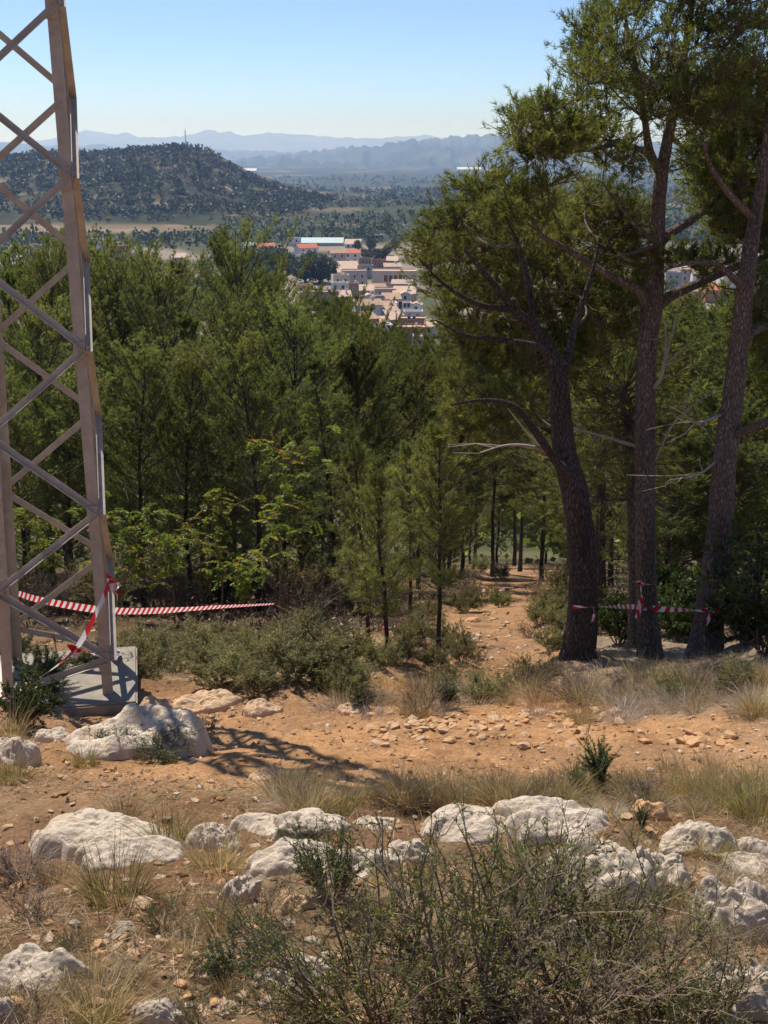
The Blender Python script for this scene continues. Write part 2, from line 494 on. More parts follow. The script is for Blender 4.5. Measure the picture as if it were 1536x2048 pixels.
def ground_col(x, y):
    n1 = fbm(x * 0.45, y * 0.45, 41, 4); n2 = fbm(x * 1.9, y * 1.9, 43, 3)
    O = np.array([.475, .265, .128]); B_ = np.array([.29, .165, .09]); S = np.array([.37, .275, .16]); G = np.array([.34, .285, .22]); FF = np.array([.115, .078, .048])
    c = mixv(B_, S, sstep(0.45, 0.62, n2) * 0.8)
    c = mixv(c, [.36, .215, .12], sstep(0.48, 0.6, n1) * 0.7)
    c = mixv(c, G, sstep(1.5, 4.0, x + (n1 - .5) * 4) * sstep(5, 8, y) * 0.75)
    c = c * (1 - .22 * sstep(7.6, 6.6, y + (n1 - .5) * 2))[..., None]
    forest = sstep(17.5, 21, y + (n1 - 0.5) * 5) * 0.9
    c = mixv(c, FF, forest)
    c = mixv(c, mixv(O, [.36, .215, .12], np.maximum(sstep(12, 16, y) * .7, sstep(.5, .62, n1) * .5)), path_mask(x, y) * (0.65 + 0.35 * sstep(0.35, 0.55, n2)))
    # lower slope, town, valley
    scrub = mixv([.075, .075, .035], [.14, .125, .065], sstep(.4, .62, fbm(x / 14, y / 14, 51, 3)))
    c = mixv(c, scrub, sstep(80, 120, y))
    town = mixv([.30, .25, .20], [.10, .11, .055], sstep(.45, .6, fbm(x / 45, y / 45, 52, 3)))
    c = mixv(c, town, sstep(330, 420, y) * sstep(940, 880, y))
    cx = np.floor(x / 95 + (fbm(x / 300, y / 300, 61, 2) - .5) * 3); cyy = np.floor(y / 130 + (fbm(x / 300, y / 300, 62, 2) - .5) * 3)
    h = _hash(cx, cyy, np.zeros_like(cx), 77)
    pal = np.array([[.055, .070, .035], [.07, .085, .038], [.08, .10, .04], [.075, .078, .042], [.15, .125, .08], [.22, .175, .12], [.055, .062, .036], [.085, .10, .042]])
    fields = pal[np.clip((h * 8).astype(int), 0, 7)] * (0.8 + 0.4 * fbm(x / 25, y / 25, 63, 3))[..., None]
    fields = mixv(fields, [.06, .07, .04], np.maximum(sstep(.36, .52, fbm(x / 420, y / 420, 64, 3)), sstep(1500, 1250, y)) * 0.85)
    c = mixv(c, fields, sstep(860, 960, y + (n1 - .5) * 60))
    strip = sstep(1000, 1030, y) * sstep(1150, 1110, y) * sstep(-360, -330, x) * sstep(-125, -160, x + (fbm(x / 20, y / 20, 66, 2) - .5) * 30)
    c = mixv(c, mixv([.34, .25, .17], [.22, .17, .10], sstep(.45, .55, fbm(x / 40, y / 9, 65, 2))), strip * 0.9)
    c = np.where((y < -1)[..., None], mixv(B_, S, sstep(.4, .6, n2)), c)
    return np.clip(c, 0, 1)

def build_ground():
    th = np.concatenate([np.linspace(-0.46, 0.46, 270), np.linspace(0.46, 2 * math.pi - 0.46, 46)[1:-1]])
    rr = [1.2]
    while rr[-1] < 26: rr.append(rr[-1] * 1.0095)
    while rr[-1] < 120: rr.append(rr[-1] * 1.016)
    while rr[-1] < 31000: rr.append(rr[-1] * 1.03)
    rr = np.array(rr)
    R, T = np.meshgrid(rr, th, indexing='ij')
    X = R * np.sin(T); Y = R * np.cos(T); Z = gz(X, Y)
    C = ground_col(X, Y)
    nr, nt_ = X.shape
    V = np.stack([X, Y, Z], -1).reshape(-1, 3)
    i = np.arange(nr - 1)[:, None] * nt_; j = np.arange(nt_)[None]; j2 = (j + 1) % nt_
    F = np.stack([i + j, i + nt_ + j, i + nt_ + j2, i + j2], -1).reshape(-1, 4)
    b = Buf(); b.add(V, F[:, ::-1])
    b.add(np.array([[0, 0, float(gz(0, 0))]]), np.zeros((0, 4), int))
    k = b.n - 1
    fan = np.stack([np.full(nt_, k), np.arange(nt_), (np.arange(nt_) + 1) % nt_], -1)
    b.f.append(fan[:, ::-1]); b.m.append(np.zeros(nt_, np.int32))
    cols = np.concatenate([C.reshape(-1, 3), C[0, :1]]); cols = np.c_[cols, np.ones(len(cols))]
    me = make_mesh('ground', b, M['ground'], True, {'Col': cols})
    return tag(link('ground', me), 'stony orange hillside falling away to the valley floor', 'ground', kind='structure')
build_ground()

def land_mat(name):
    m, nt, out = new_mat(name)
    a = N(nt, 'ShaderNodeAttribute', attribute_name='Col')
    v = ocoord(nt)
    g = ramp(nt, [(0.3, (0.7, .7, .7)), (0.7, (1.25, 1.22, 1.2))], noise(nt, 0.05, 6, 0.7, v))
    bsdf(nt, out, mixc(nt, a.outputs['Color'], g, 1.0, 'MULTIPLY'), 1.0, spec=0.05)
    return m
M['land'] = land_mat('distant_land')

HILL_SIL = [(-500, 330), (-200, 322), (0, 318), (100, 313), (200, 309), (290, 305), (330, 300), (372, 298), (402, 304), (425, 318), (445, 332), (475, 348), (520, 368), (600, 392), (700, 408), (800, 420), (900, 434), (1000, 446), (1150, 462)]
HD = 1650.0
def hill_z(x, y):
    xs = []; zs = []
    for px, py in HILL_SIL:
        p = at_y(px, py, HD); xs.append(p[0]); zs.append(p[2])
    crest = np.interp(x, xs, zs)
    wob = (fbm(x / 160, y / 160, 91, 3) - .5)
    foot = 1130 + wob * 90 + np.interp(x, [-900, -200, 100, 400], [0, 0, -60, -140])
    t = sstep(foot, HD, y) ** 0.85 * sstep(2500, HD + 60, y)
    g = gz(x, y)
    z = g + (crest - g) * t
    z = z + t * ((fbm(x / 70, y / 70, 92, 4) - .5) * 9 * (1 - 0.55 * t) + (fbm(x / 16, y / 16, 94, 2) - .5) * 2)
    terr = 6.0
    q = z / terr; z = (np.floor(q) + sstep(0.25, 0.85, q - np.floor(q))) * terr * 0.6 + z * 0.4
    return np.where(t > 0.002, z, g - 3)

def build_hill():
    xs = np.linspace(-1250, 420, 210); ys = np.concatenate([np.linspace(960, HD + 30, 150), np.linspace(HD + 40, 2500, 14)])
    X, Y = np.meshgrid(xs, ys)
    Z = hill_z(X, Y)
    C = mixv([.050, .056, .030], [.085, .080, .045], sstep(.42, .60, fbm(X / 60, Y / 60, 95, 4)))
    rel = (Z - gz(X, Y))
    C = mixv(C, [.27, .215, .145], sstep(.62, .70, fbm(X / 45, Y / 28, 96, 4)) * 0.7)
    C = mixv(C, [.30, .24, .16], sstep(-120, 60, X) * sstep(.47, .6, fbm(X / 30, Y / 30, 97, 3)) * 0.7)
    ny, nx = X.shape
    i = np.arange(ny - 1)[:, None] * nx; j = np.arange(nx - 1)[None]
    F = np.stack([i + j, i + j + 1, i + nx + j + 1, i + nx + j], -1).reshape(-1, 4)
    b = Buf(); b.add(np.stack([X, Y, Z], -1).reshape(-1, 3), F)
    me = make_mesh('hill', b, M['land'], True, {'Col': np.c_[C.reshape(-1, 3), np.ones(nx * ny)]})
    tag(link('hill', me), 'wooded terraced hill with a radio mast on its top', 'hill', kind='structure')
build_hill()

def ridge(sil, d, name, label, col, depth=3500.0, zb=-130, rough=60, seed=1, p0=-900, p1=2500, step=5):
    px = np.arange(p0, p1, step)
    py = np.interp(px, [s[0] for s in sil], [s[1] for s in sil])
    crest = np.array([at_y(a, c, d) for a, c in zip(px, py)])
    crest[:, 2] += (fbm(px / 9.0, px * 0, seed, 4) - .5) * rough * 0.7
    T = np.concatenate([np.linspace(0, 1, 22), [1.25, 1.6]])
    V = []
    for t in T:
        y = d - depth * (1 - t)
        x = crest[:, 0] * y / d
        f = np.clip(t, 0, 1) ** 1.5 if t <= 1 else 1 - (t - 1) * 1.3
        z = zb + (crest[:, 2] - zb) * f
        n = (fbm(px / 22.0 + t * 0.6, np.full(len(px), t * 5.0), seed + 5, 4) - .5)
        z = z + n * rough * 2.4 * max(0, min(t, 1 - t) if t <= 1 else 0) * 2
        V.append(np.stack([x, np.full(len(px), y), z], -1))
    V = np.array(V); nr, nx = V.shape[:2]
    i = np.arange(nr - 1)[:, None] * nx; j = np.arange(nx - 1)[None]
    F = np.stack([i + j, i + j + 1, i + nx + j + 1, i + nx + j], -1).reshape(-1, 4)
    b = Buf(); b.add(V.reshape(-1, 3), F)
    C = mixv(np.array(col), np.array(col) * 1.7, sstep(.4, .65, fbm(V[..., 0] / 500, V[..., 1] / 500, seed + 9, 4)))
    me = make_mesh(name, b, M['land'], True, {'Col': np.c_[C.reshape(-1, 3), np.ones(nr * nx)]})
    tag(link(name, me), label, 'mountain', kind='structure')
FAR = [(-900, 300), (-200, 290), (0, 284), (70, 281), (110, 277), (150, 263), (180, 260), (200, 264), (225, 269), (255, 265), (278, 275), (330, 275), (375, 271), (400, 263), (415, 259), (440, 265), (460, 263), (482, 272), (510, 269), (540, 266), (600, 270), (680, 275), (760, 277), (810, 272), (850, 270), (880, 275), (960, 279), (1100, 284), (1500, 284), (2500, 290)]
ridge(FAR, 27000, 'mountain', 'far jagged mountain range fading pale blue into the haze', (.10, .10, .075), 5000, -140, 90, 101)
MID_L = [(-900, 292), (-100, 288), (0, 286), (55, 286), (95, 293), (150, 291), (205, 289), (240, 296), (288, 291), (312, 298), (400, 296), (470, 300), (560, 303), (660, 306), (900, 312), (2500, 330)]
ridge(MID_L, 15500, 'mountain', 'low blue ridge rising behind the radio mast hill', (.075, .08, .05), 4500, -140, 70, 121)
MID_R = [(-900, 345), (300, 335), (480, 318), (560, 308), (640, 301), (700, 293), (760, 289), (830, 281), (900, 275), (950, 270), (1000, 268), (1060, 272), (1150, 280), (1300, 286), (1536, 292), (2500, 310)]
ridge(MID_R, 11500, 'mountain', 'long dark blue ridge beyond the valley plain', (.065, .072, .042), 4200, -120, 85, 141)

def haze():
    b = Buf(); box(b, (-31500, -31500, -160), (31500, 33500, 720))
    m, nt, out = new_mat('haze_air')
    pv = N(nt, 'ShaderNodeVolumePrincipled')
    pv.inputs['Color'].default_value = (0.36, 0.56, 1.0, 1)
    pv.inputs['Absorption Color'].default_value = (1, 1, 1, 1)
    pv.inputs['Density'].default_value = 9.5e-5
    pv.inputs['Anisotropy'].default_value = 0.4
    nt.links.new(pv.outputs[0], out.inputs['Volume'])
    tag(obj('haze', b, m), 'thin blue air over the valley', 'haze', kind='stuff')
haze()
# ================================================================== PINES
UP = np.array([0, 0, 1.0])

def young_pine(seed, h=9.0, cb=0.25, width=1.7, nb=78, needle='needle_light', nl=0.08, nw=0.0115, per=16, lean=0.25, round_=0.0):
    global rng
    rng = np.random.default_rng(seed)
    k = 13
    tz = np.linspace(0, 1, k)
    wob = np.cumsum(rng.normal(0, 0.03, (k, 2)), 0) * h * 0.12; wob -= wob[0]
    TP = np.c_[wob[:, 0] + lean * tz ** 2 * rng.normal(), wob[:, 1], tz * h]
    tr = 0.0085 * h * (1 - tz) ** 0.8 + 0.010
    tr[0] *= 1.25; TP[0, 2] = -0.3
    trunk = Buf(); tubes(trunk, TP, tr, 8, rough=0.15)
    crown = Buf()
    zz = np.sort(cb + (0.985 - cb) * rng.random(nb) ** 0.9)
    t = (zz - cb) / (1 - cb)
    if round_ > 0: prof = np.sqrt(np.clip(1 - (np.abs(t - 0.45) / 0.58) ** 2.2, 0.02, 1))
    else: prof = np.clip((1 - t), 0, 1) ** 0.75 * np.minimum(1, 0.45 + t * 2.5) + 0.07
    az = np.arange(nb) * 2.399 + rng.normal(0, 0.5, nb)
    lob = vnoise(np.cos(az) * 1.3 + 5 + t * 1.5, np.sin(az) * 1.3 + t * 4.0, seed)
    L = width * prof * rng.uniform(0.6, 1.1, nb) * (0.55 + 0.85 * lob)
    el = np.radians(rng.normal(12, 10, nb) + 46 * t)
    d = np.c_[np.cos(az) * np.cos(el), np.sin(az) * np.cos(el), np.sin(el)]
    base = np.c_[np.interp(zz, tz, TP[:, 0]), np.interp(zz, tz, TP[:, 1]), zz * h]
    s4 = np.array([0, .35, .7, 1.0])
    BP = base[:, None] + d[:, None] * (L[:, None, None] * s4[None, :, None]) + UP * (L[:, None, None] * 0.28 * s4[None, :, None] ** 2) + rng.normal(0, 0.03, (nb, 4, 3)) * L[:, None, None] * s4[None, :, None]
    tubes(crown, BP, (0.009 * L + 0.008)[:, None] * np.array([1, .75, .5, .25])[None], 4, m=0)
    SB = []; SD = []; SL = []
    for i in range(nb):
        ns = int(5 + L[i] * 7)
        u = rng.uniform(0.22, 1.0, ns)
        pts = np.stack([np.interp(u, s4, BP[i, :, q]) for q in range(3)], -1)
        dd = norm(BP[i, -1] - BP[i, 0])
        r = norm(np.cross(dd, UP) + 1e-6)
        sg = rng.choice([-1, 1], ns)[:, None]
        sd = norm(dd * rng.uniform(0.4, 1.0, (ns, 1)) + r * sg * rng.uniform(0.2, 1.0, (ns, 1)) + UP * rng.uniform(0.0, 0.8, (ns, 1)))
        SB.append(pts); SD.append(sd); SL.append((0.16 + 0.30 * L[i] * (1.15 - u)) * rng.uniform(0.7, 1.3, ns))
    SB = np.concatenate(SB); SD = np.concatenate(SD); SL = np.concatenate(SL)
    tubes(crown, np.stack([SB, SB + SD * SL[:, None]], 1), np.stack([np.full(len(SB), .006), np.full(len(SB), .003)], 1), 3, m=0)
    C = []; D = []
    for u in (0.35, 0.6, 0.82, 1.0):
        keep = rng.random(len(SB)) < 0.93
        C.append((SB + SD * (SL * u)[:, None])[keep] + rng.normal(0, 0.02, (keep.sum(), 3))); D.append((SD + UP * 0.35 + rng.normal(0, .25, SD.shape))[keep])
    C.append(BP[:, -1]); D.append(norm(BP[:, -1] - BP[:, -2]) + UP * .3)
    ld = np.linspace(0.9, 1.0, 6); C.append(np.c_[np.interp(ld, tz, TP[:, 0]), np.interp(ld, tz, TP[:, 1]), ld * h]); D.append(np.tile(UP, (6, 1)) + rng.normal(0, .3, (6, 3)))
    C = np.concatenate(C); D = np.concatenate(D)
    var = np.clip(0.35 + 0.5 * (fbm3(C * 0.9, seed, 2) - .5) * 2 + rng.normal(0, .13, len(C)), 0, 1)
    needles(crown, C, D, per, nl, nw, 1, 0.85, var)
    return make_mesh('pine_trunk', trunk, M['bark_dark'], True), make_mesh('pine_crown', crown, [M['twig'], M[needle]]), h

PROTO = {
    'a': young_pine(1, 9.0, 0.12, 2.3, 104, round_=.6),
    'b': young_pine(2, 10.0, 0.16, 2.3, 100),
    'c': young_pine(3, 8.0, 0.10, 2.0, 96, round_=.6),
    'd': young_pine(4, 9.5, 0.32, 2.5, 104, 'needle', nl=0.10, nw=0.014, round_=1),
    'e': young_pine(5, 9.0, 0.36, 2.7, 104, 'needle_yellow', nl=0.11, nw=0.016, round_=1),
    'f': young_pine(6, 9.0, 0.10, 2.3, 112, 'needle', nl=0.10, nw=0.015, round_=1),
}

def put_pine(kind, px, py, y, label, group, name='pine_tree', wide=1.0):
    """a pine whose top shows at photo pixel (px, py), standing at forward distance y"""
    tr, cr, h = PROTO[kind]
    top = at_y(px, py, y)
    g = float(gz(top[0], y))
    s = (top[2] - g) / (h * 1.04)
    t = thing(name, (top[0], y, g), label, 'pine tree', group, random.uniform(0, 6.28))
    ws = s ** 0.6 * wide
    t.scale = (ws, ws, s)
    link('trunk', tr, t); link('crown', cr, t)
    return t

GR_FRONT = 'young pines in the front of the stand'
for kind, px, py, y, lab in [
    ('a', 70, 640, 29, 'young green pine filling the upper panels of the pylon lattice'),
    ('b', 165, 600, 31, 'tall young pine rising just beyond the near pylon leg'),
    ('c', 262, 700, 27.5, 'bushy young pine behind the thin bright sapling near the pylon'),
    ('a', 320, 570, 32, 'slender pine set back behind the short sapling with reddish tips'),
    ('b', 412, 610, 30, 'broad young pine directly in front of the tallest narrow-topped pine'),
    ('c', 505, 690, 27, 'low full young pine above the low bushy sapling under the tape'),
    ('a', 590, 650, 32, 'olive young pine behind the tallest feather-leaved sapling'),
    ('b', 668, 700, 29, 'young pine between the tallest sapling and the pine saplings by the path'),
    ('c', 20, 760, 26.5, 'low young pine behind the middle panels of the pylon lattice'),
    ('a', 455, 640, 33, 'young pine set back behind the bright drooping-leaved sapling'),
    ('c', 360, 720, 28, 'short pine right behind the short sapling with reddish tips'),
    ('b', 560, 740, 29.5, 'short dense pine close behind the end of the sagging tape'),
    ('c', 120, 760, 27, 'short pine close behind the pylon, next to the sapling in the lattice')]:
    put_pine(kind, px, py, y, lab, GR_FRONT)
LB_MID = {'a': 'rounded light green pine in the middle of the stand', 'b': 'spire-topped pine in the middle of the stand', 'c': 'short pine squeezed in the middle of the stand near the path', 'd': 'dark spreading pine in the middle of the stand'}
GR_MID = 'pines in the middle of the stand'
for kind, px, py, y in [('b', 15, 520, 38), ('a', 95, 525, 40), ('d', 165, 540, 42), ('a', 235, 545, 40), ('b', 320, 545, 43), ('b', 385, 500, 40), ('a', 475, 510, 39), ('d', 520, 580, 43),
                        ('b', 600, 645, 40), ('d', 700, 690, 38), ('a', 760, 720, 40), ('d', 840, 740, 42), ('c', 640, 710, 35), ('d', 60, 560, 46), ('d', 280, 560, 48), ('a', 545, 625, 37)]:
    put_pine(kind, px, py, y, LB_MID[kind], GR_MID)
put_pine('b', 430, 440, 44, 'tallest pine of the stand, its narrow top standing clear against the valley fields', None)
LB_BACK = 'yellow-green round-topped pine low on the slope in front of the town roofs'
GR_BACK = 'yellow-green pines before the town'
for kind, px, py, y in [('e', 655, 640, 66), ('e', 705, 660, 72), ('e', 770, 705, 62), ('e', 830, 712, 68), ('e', 880, 715, 60), ('e', 610, 655, 58), ('e', 740, 700, 80)]:
    put_pine(kind, px, py, y, LB_BACK, GR_BACK)
LB_PATH = 'pine with bare lower trunk standing where the path fades into the woods'
GR_PATH = 'pines around the far end of the path'
for kind, px, py, y in [('d', 930, 745, 66), ('d', 992, 760, 60), ('d', 1052, 720, 72), ('d', 1100, 700, 56), ('b', 1150, 700, 64), ('d', 960, 700, 84), ('d', 1040, 690, 90), ('d', 870, 760, 52), ('d', 905, 800, 46), ('d', 1190, 720, 50)]:
    put_pine(kind, px, py, y, LB_PATH, GR_PATH, wide=1.15)
LB_END = 'full-skirted pine closing the view at the end of the path'
for kind, px, py, y in [('f', 900, 860, 92), ('f', 945, 900, 98), ('f', 1000, 880, 104), ('f', 1050, 900, 96), ('f', 1100, 880, 100), ('f', 1150, 900, 92), ('f', 860, 900, 60), ('f', 1190, 920, 70), ('f', 890, 960, 50)]:
    put_pine(kind, px, py, y, LB_END, 'pines closing the end of the path', wide=1.15)
GR_SHADE = 'dark pines behind the taped trunks'
for kind, px, py, y in [('f', 1225, 690, 31), ('f', 1300, 660, 36), ('f', 1375, 690, 30), ('f', 1440, 640, 36), ('f', 1510, 690, 29), ('f', 1560, 640, 34), ('d', 1345, 620, 48), ('d', 1430, 650, 52), ('f', 1250, 620, 44), ('d', 1500, 620, 46), ('f', 1610, 660, 27), ('f', 1455, 800, 25), ('f', 1345, 860, 24.5)]:
    put_pine(kind, px, py, y, ('dark pine behind the gap between the curving pine and the forked pine' if px < 1290 else 'dark pine behind the gap between the forked pine and the leaning pine' if px < 1420 else 'dark full pine behind and beyond the leaning thick-trunked pine'), GR_SHADE, wide=1.2)

# ------------------------------------------------------------------ the small pines beside the path
def put_pine_base(kind, bx, by, tx, ty, label, name='pine_tree', wide=1.0, group=None):
    p = at(bx, by); tr, cr, h = PROTO[kind]
    top = at_y(tx, ty, p[1]); s = (top[2] - p[2]) / h
    t = thing(name, p, label, 'pine tree', group, random.uniform(0, 6.28)); t.scale = (s ** 0.8 * wide, s ** 0.8 * wide, s)
    link('trunk', tr, t); link('crown', cr, t)
    return t
PROTO['s'] = young_pine(21, 4.0, 0.30, 0.95, 64, nl=0.085, nw=0.008, per=10, lean=0.12)
PROTO['t'] = young_pine(22, 4.2, 0.16, 0.8, 60, nl=0.085, nw=0.008, per=10, lean=0.1)
put_pine_base('s', 880, 1312, 884, 868, 'thin-trunked small green pine standing alone at the edge of the orange path')
put_pine_base('t', 735, 1290, 738, 872, 'narrow pine sapling growing just uphill of the lone path-side pine')
put_pine_base('t', 772, 1318, 690, 930, 'leaning pine sapling rooted in the dark scrub beside the path')
put_pine_base('s', 822, 1262, 818, 900, 'small feathery pine half hidden between the two path-side pines')

# ------------------------------------------------------------------ the three big pines
def sample_poly(poly, n, mind):
    poly = np.array(poly, float)
    lo, hi = poly.min(0), poly.max(0)
    pts = []
    tries = 0
    while len(pts) < n and tries < n * 60:
        tries += 1
        q = lo + rng.random(2) * (hi - lo)
        a = poly; b_ = np.roll(poly, -1, 0)
        c = (a[:, 1] > q[1]) != (b_[:, 1] > q[1])
        xin = (b_[:, 0] - a[:, 0]) * (q[1] - a[:, 1]) / (b_[:, 1] - a[:, 1] + 1e-9) + a[:, 0]
        if (np.sum(c & (q[0] < xin)) % 2) == 0: continue
        if pts and np.min(np.hypot(*(np.array(pts) - q).T)) < mind: continue
        pts.append(q)
    return np.array(pts)

def hero_pine(base_px, trunk, limbs, regions, label, seed, needle='needle', bark='bark', dead=(), crown_y=None):
    """trunk/limbs: photo-pixel polylines with a depth offset in metres and a radius; regions: crown outlines"""
    global rng
    rng = np.random.default_rng(seed)
    base = at(*base_px); by = base[1]; cy0 = 0.0 if crown_y is None else crown_y - by
    t = thing('pine_tree', base, label, 'pine tree')
    loc = lambda px, py, dy: at_y(px, py, by + dy) - base
    TP = catmull([loc(a, b_, c) for a, b_, c, r in trunk], 6)
    TR = np.interp(np.linspace(0, 1, len(TP)), np.linspace(0, 1, len(trunk)), [r for *_, r in trunk])
    TP = np.vstack([TP[0] - [0, 0, .35], TP]); TR = np.r_[TR[0] * 1.25, TR]
    TR[1] *= 1.12
    b = Buf(); tubes(b, TP, TR, 16, rough=0.10)
    obj('trunk', b, M[bark], t, True)
    nodes = [TP[len(TP) // 3:]]; 
    for L in limbs:
        LP = catmull([loc(a, b_, c) for a, b_, c, r in L], 5)
        LR = np.interp(np.linspace(0, 1, len(LP)), np.linspace(0, 1, len(L)), [r for *_, r in L])
        b = Buf(); tubes(b, LP, LR, 8, rough=0.18)
        obj('limb', b, M[bark], t, True); nodes.append(LP[2:])
    for L in dead:
        LP = catmull([loc(a, b_, c) for a, b_, c, r in L], 4)
        LR = np.interp(np.linspace(0, 1, len(LP)), np.linspace(0, 1, len(L)), [r for *_, r in L])
        b = Buf(); tubes(b, LP, LR, 5)
        for _ in range(5):
            i = rng.integers(len(LP) // 3, len(LP)); dd = norm(LP[i] - LP[max(i - 2, 0)]) + rng.normal(0, .6, 3)
            q = LP[i][None] + np.array([0, .3, .65])[:, None] * dd[None] * rng.uniform(.3, .8) + np.array([0, .02, .0])[:, None] * rng.normal(size=3)
            tubes(b, q, [LR[i] * .7, LR[i] * .45, .003], 4)
        obj('dead_branch', b, M['pale_twig'], t, True)
    nodes = np.concatenate(nodes)
    cl = []; cr = []
    for poly, n, mind, dy0, dy1, rad in regions:
        for q in sample_poly(poly, n, mind):
            cl.append(loc(q[0], q[1], cy0 + rng.uniform(dy0, dy1))); cr.append(rad * rng.uniform(0.75, 1.2))
    cl = np.array(cl); cr = np.array(cr)
    dist = np.array([np.min(np.linalg.norm(nodes - c, axis=1)) for c in cl])
    order = np.argsort(dist)
    crown = Buf()
    BP = []; BR = []; dirs = np.zeros_like(cl)
    for i in order:
        c = cl[i]
        dv = nodes - c; cost = np.linalg.norm(dv, axis=1) + 1.2 * np.maximum(dv[:, 2] + 0.15, 0)
        a = nodes[np.argmin(cost)]
        ln = np.linalg.norm(c - a) + 1e-6
        mid = (a + c) / 2 + rng.normal(0, 0.10, 3) * ln + np.array([0, 0, -0.10 * ln])
        s = np.linspace(0, 1, 6)[:, None]
        q = (1 - s) ** 2 * a + 2 * s * (1 - s) * mid + s ** 2 * c
        BP.append(q); BR.append((0.009 + 0.008 * min(ln, 2.0)) * np.linspace(1, .35, 6))
        nodes = np.vstack([nodes, q[2:]])
        dirs[i] = norm(c - mid)
    tubes(crown, np.array(BP), np.array(BR), 5, m=0)
    # twigs
    nt_ = 17
    n = len(cl)
    d = rng.normal(size=(n, nt_, 3)); d = norm(norm(d) + dirs[:, None] * 0.55 + UP * 0.40)
    st = cl[:, None] + rng.normal(0, 0.25, (n, nt_, 3)) * cr[:, None, None] * 0.6
    ln = cr[:, None] * rng.uniform(0.5, 1.05, (n, nt_))
    S = st.reshape(-1, 3); D = d.reshape(-1, 3); LN = ln.reshape(-1)
    cc = np.repeat(cl, nt_, 0)
    tubes(crown, np.stack([cc, S + D * LN[:, None] * .4, S + D * LN[:, None]], 1), np.tile([.008, .006, .0035], (len(S), 1)), 3, m=0)
    C = []; DD = []
    for u in (0.42, 0.6, 0.78, 0.92, 1.04):
        C.append(S + D * (LN * u)[:, None] + rng.normal(0, 0.03, S.shape)); DD.append(D + UP * 0.3 + rng.normal(0, .3, D.shape))
    C = np.concatenate(C); DD = np.concatenate(DD)
    var = np.clip(0.42 + 0.9 * (fbm3(C * 0.8, seed, 2) - .5) + rng.normal(0, .12, len(C)), 0, 1)
    needles(crown, C, DD, 14, 0.088, 0.0085, 1, 0.85, var)
    # cones
    ci = rng.choice(len(S), min(60, len(S)), replace=False)
    for q in S[ci]:
        v, f = ICO[1]; crown.add(v * [.025, .025, .045] + q, f, 0.2, 0)
    obj('crown', crown, [M['twig'], M[needle]], t)
    return t, base

BIG = {}
BIG['mid'] = hero_pine((1300, 1312),
    [(1300, 1312, 0, .17), (1293, 1180, 0, .138), (1290, 1000, 0, .13), (1290, 850, 0, .128), (1294, 700, .05, .122), (1304, 610, .1, .135), (1312, 500, .1, .105), (1316, 420, .15, .09), (1326, 330, .2, .075), (1345, 230, .2, .06), (1370, 100, .2, .045), (1390, -60, .3, .03), (1400, -200, .3, .015)],
    [[(1300, 625, .1, .075), (1284, 592, -.1, .06), (1270, 577, -.2, .052), (1215, 550, -.4, .045), (1150, 508, -.6, .038), (1085, 472, -.7, .028), (1072, 450, -.7, .018), (1040, 420, -.8, .008)],
     [(1310, 615, .1, .085), (1345, 590, .2, .07), (1400, 565, .5, .06), (1470, 535, .8, .05), (1540, 510, 1.1, .04), (1620, 470, 1.4, .02)],
     [(1312, 500, .1, .075), (1335, 470, .3, .062), (1390, 435, .6, .05), (1440, 390, .9, .04), (1500, 330, 1.2, .028), (1530, 260, 1.3, .014)],
     [(1322, 350, .2, .055), (1300, 300, 0, .045), (1290, 240, -.2, .04), (1275, 150, -.4, .03), (1255, 60, -.5, .02), (1240, -40, -.6, .01)],
     [(1318, 345, .2, .045), (1290, 305, -.2, .036), (1240, 288, -.5, .03), (1180, 300, -.8, .022), (1110, 300, -1.0, .015), (1045, 270, -1.1, .007)],
     [(1306, 480, .1, .035), (1270, 450, 0, .026), (1230, 400, -.1, .02), (1205, 365, -.2, .01)],
     [(1310, 490, 0, .03), (1280, 500, -.3, .026), (1240, 512, -.5, .016), (1210, 508, -.6, .008)],
     [(1350, 220, .2, .04), (1400, 150, .4, .03), (1460, 80, .6, .02), (1500, 0, .7, .01)]],
    [([(1223, -10), (1208, 35), (1155, 60), (1150, 110), (1140, 190), (1150, 235), (1210, 250), (1290, 235), (1380, 250), (1500, 240), (1560, 200), (1560, -220), (1260, -220)], 105, 24, -1.5, 1.6, .46),
     ([(1028, 250), (1065, 225), (1105, 220), (1125, 250), (1150, 285), (1130, 310), (1060, 320), (1035, 300)], 15, 22, -1.4, -.5, .34),
     ([(1140, 250), (1220, 250), (1280, 290), (1250, 340), (1180, 320)], 9, 30, -1.0, .2, .34),
     ([(935, 385), (1000, 365), (1095, 365), (1105, 400), (1085, 450), (1010, 430), (940, 420)], 16, 30, -1.2, -.2, .40),
     ([(1380, 300), (1560, 200), (1640, 300), (1640, 500), (1480, 500), (1400, 400)], 42, 30, .2, 2.0, .46)],
    'tallest forked pine with pale grey trunk and red-white tape tied round it', 301,
    dead=[[(1282, 895, 0, .028), (1230, 880, -.1, .022), (1180, 865, -.2, .016), (1110, 850, -.3, .006)], [(1302, 780, 0, .03), (1322, 755, -.2, .024), (1332, 700, -.3, .018), (1330, 640, -.4, .008)],
          [(1310, 920, 0, .02), (1345, 850, -.2, .016), (1385, 810, -.4, .01), (1420, 790, -.5, .005)]])
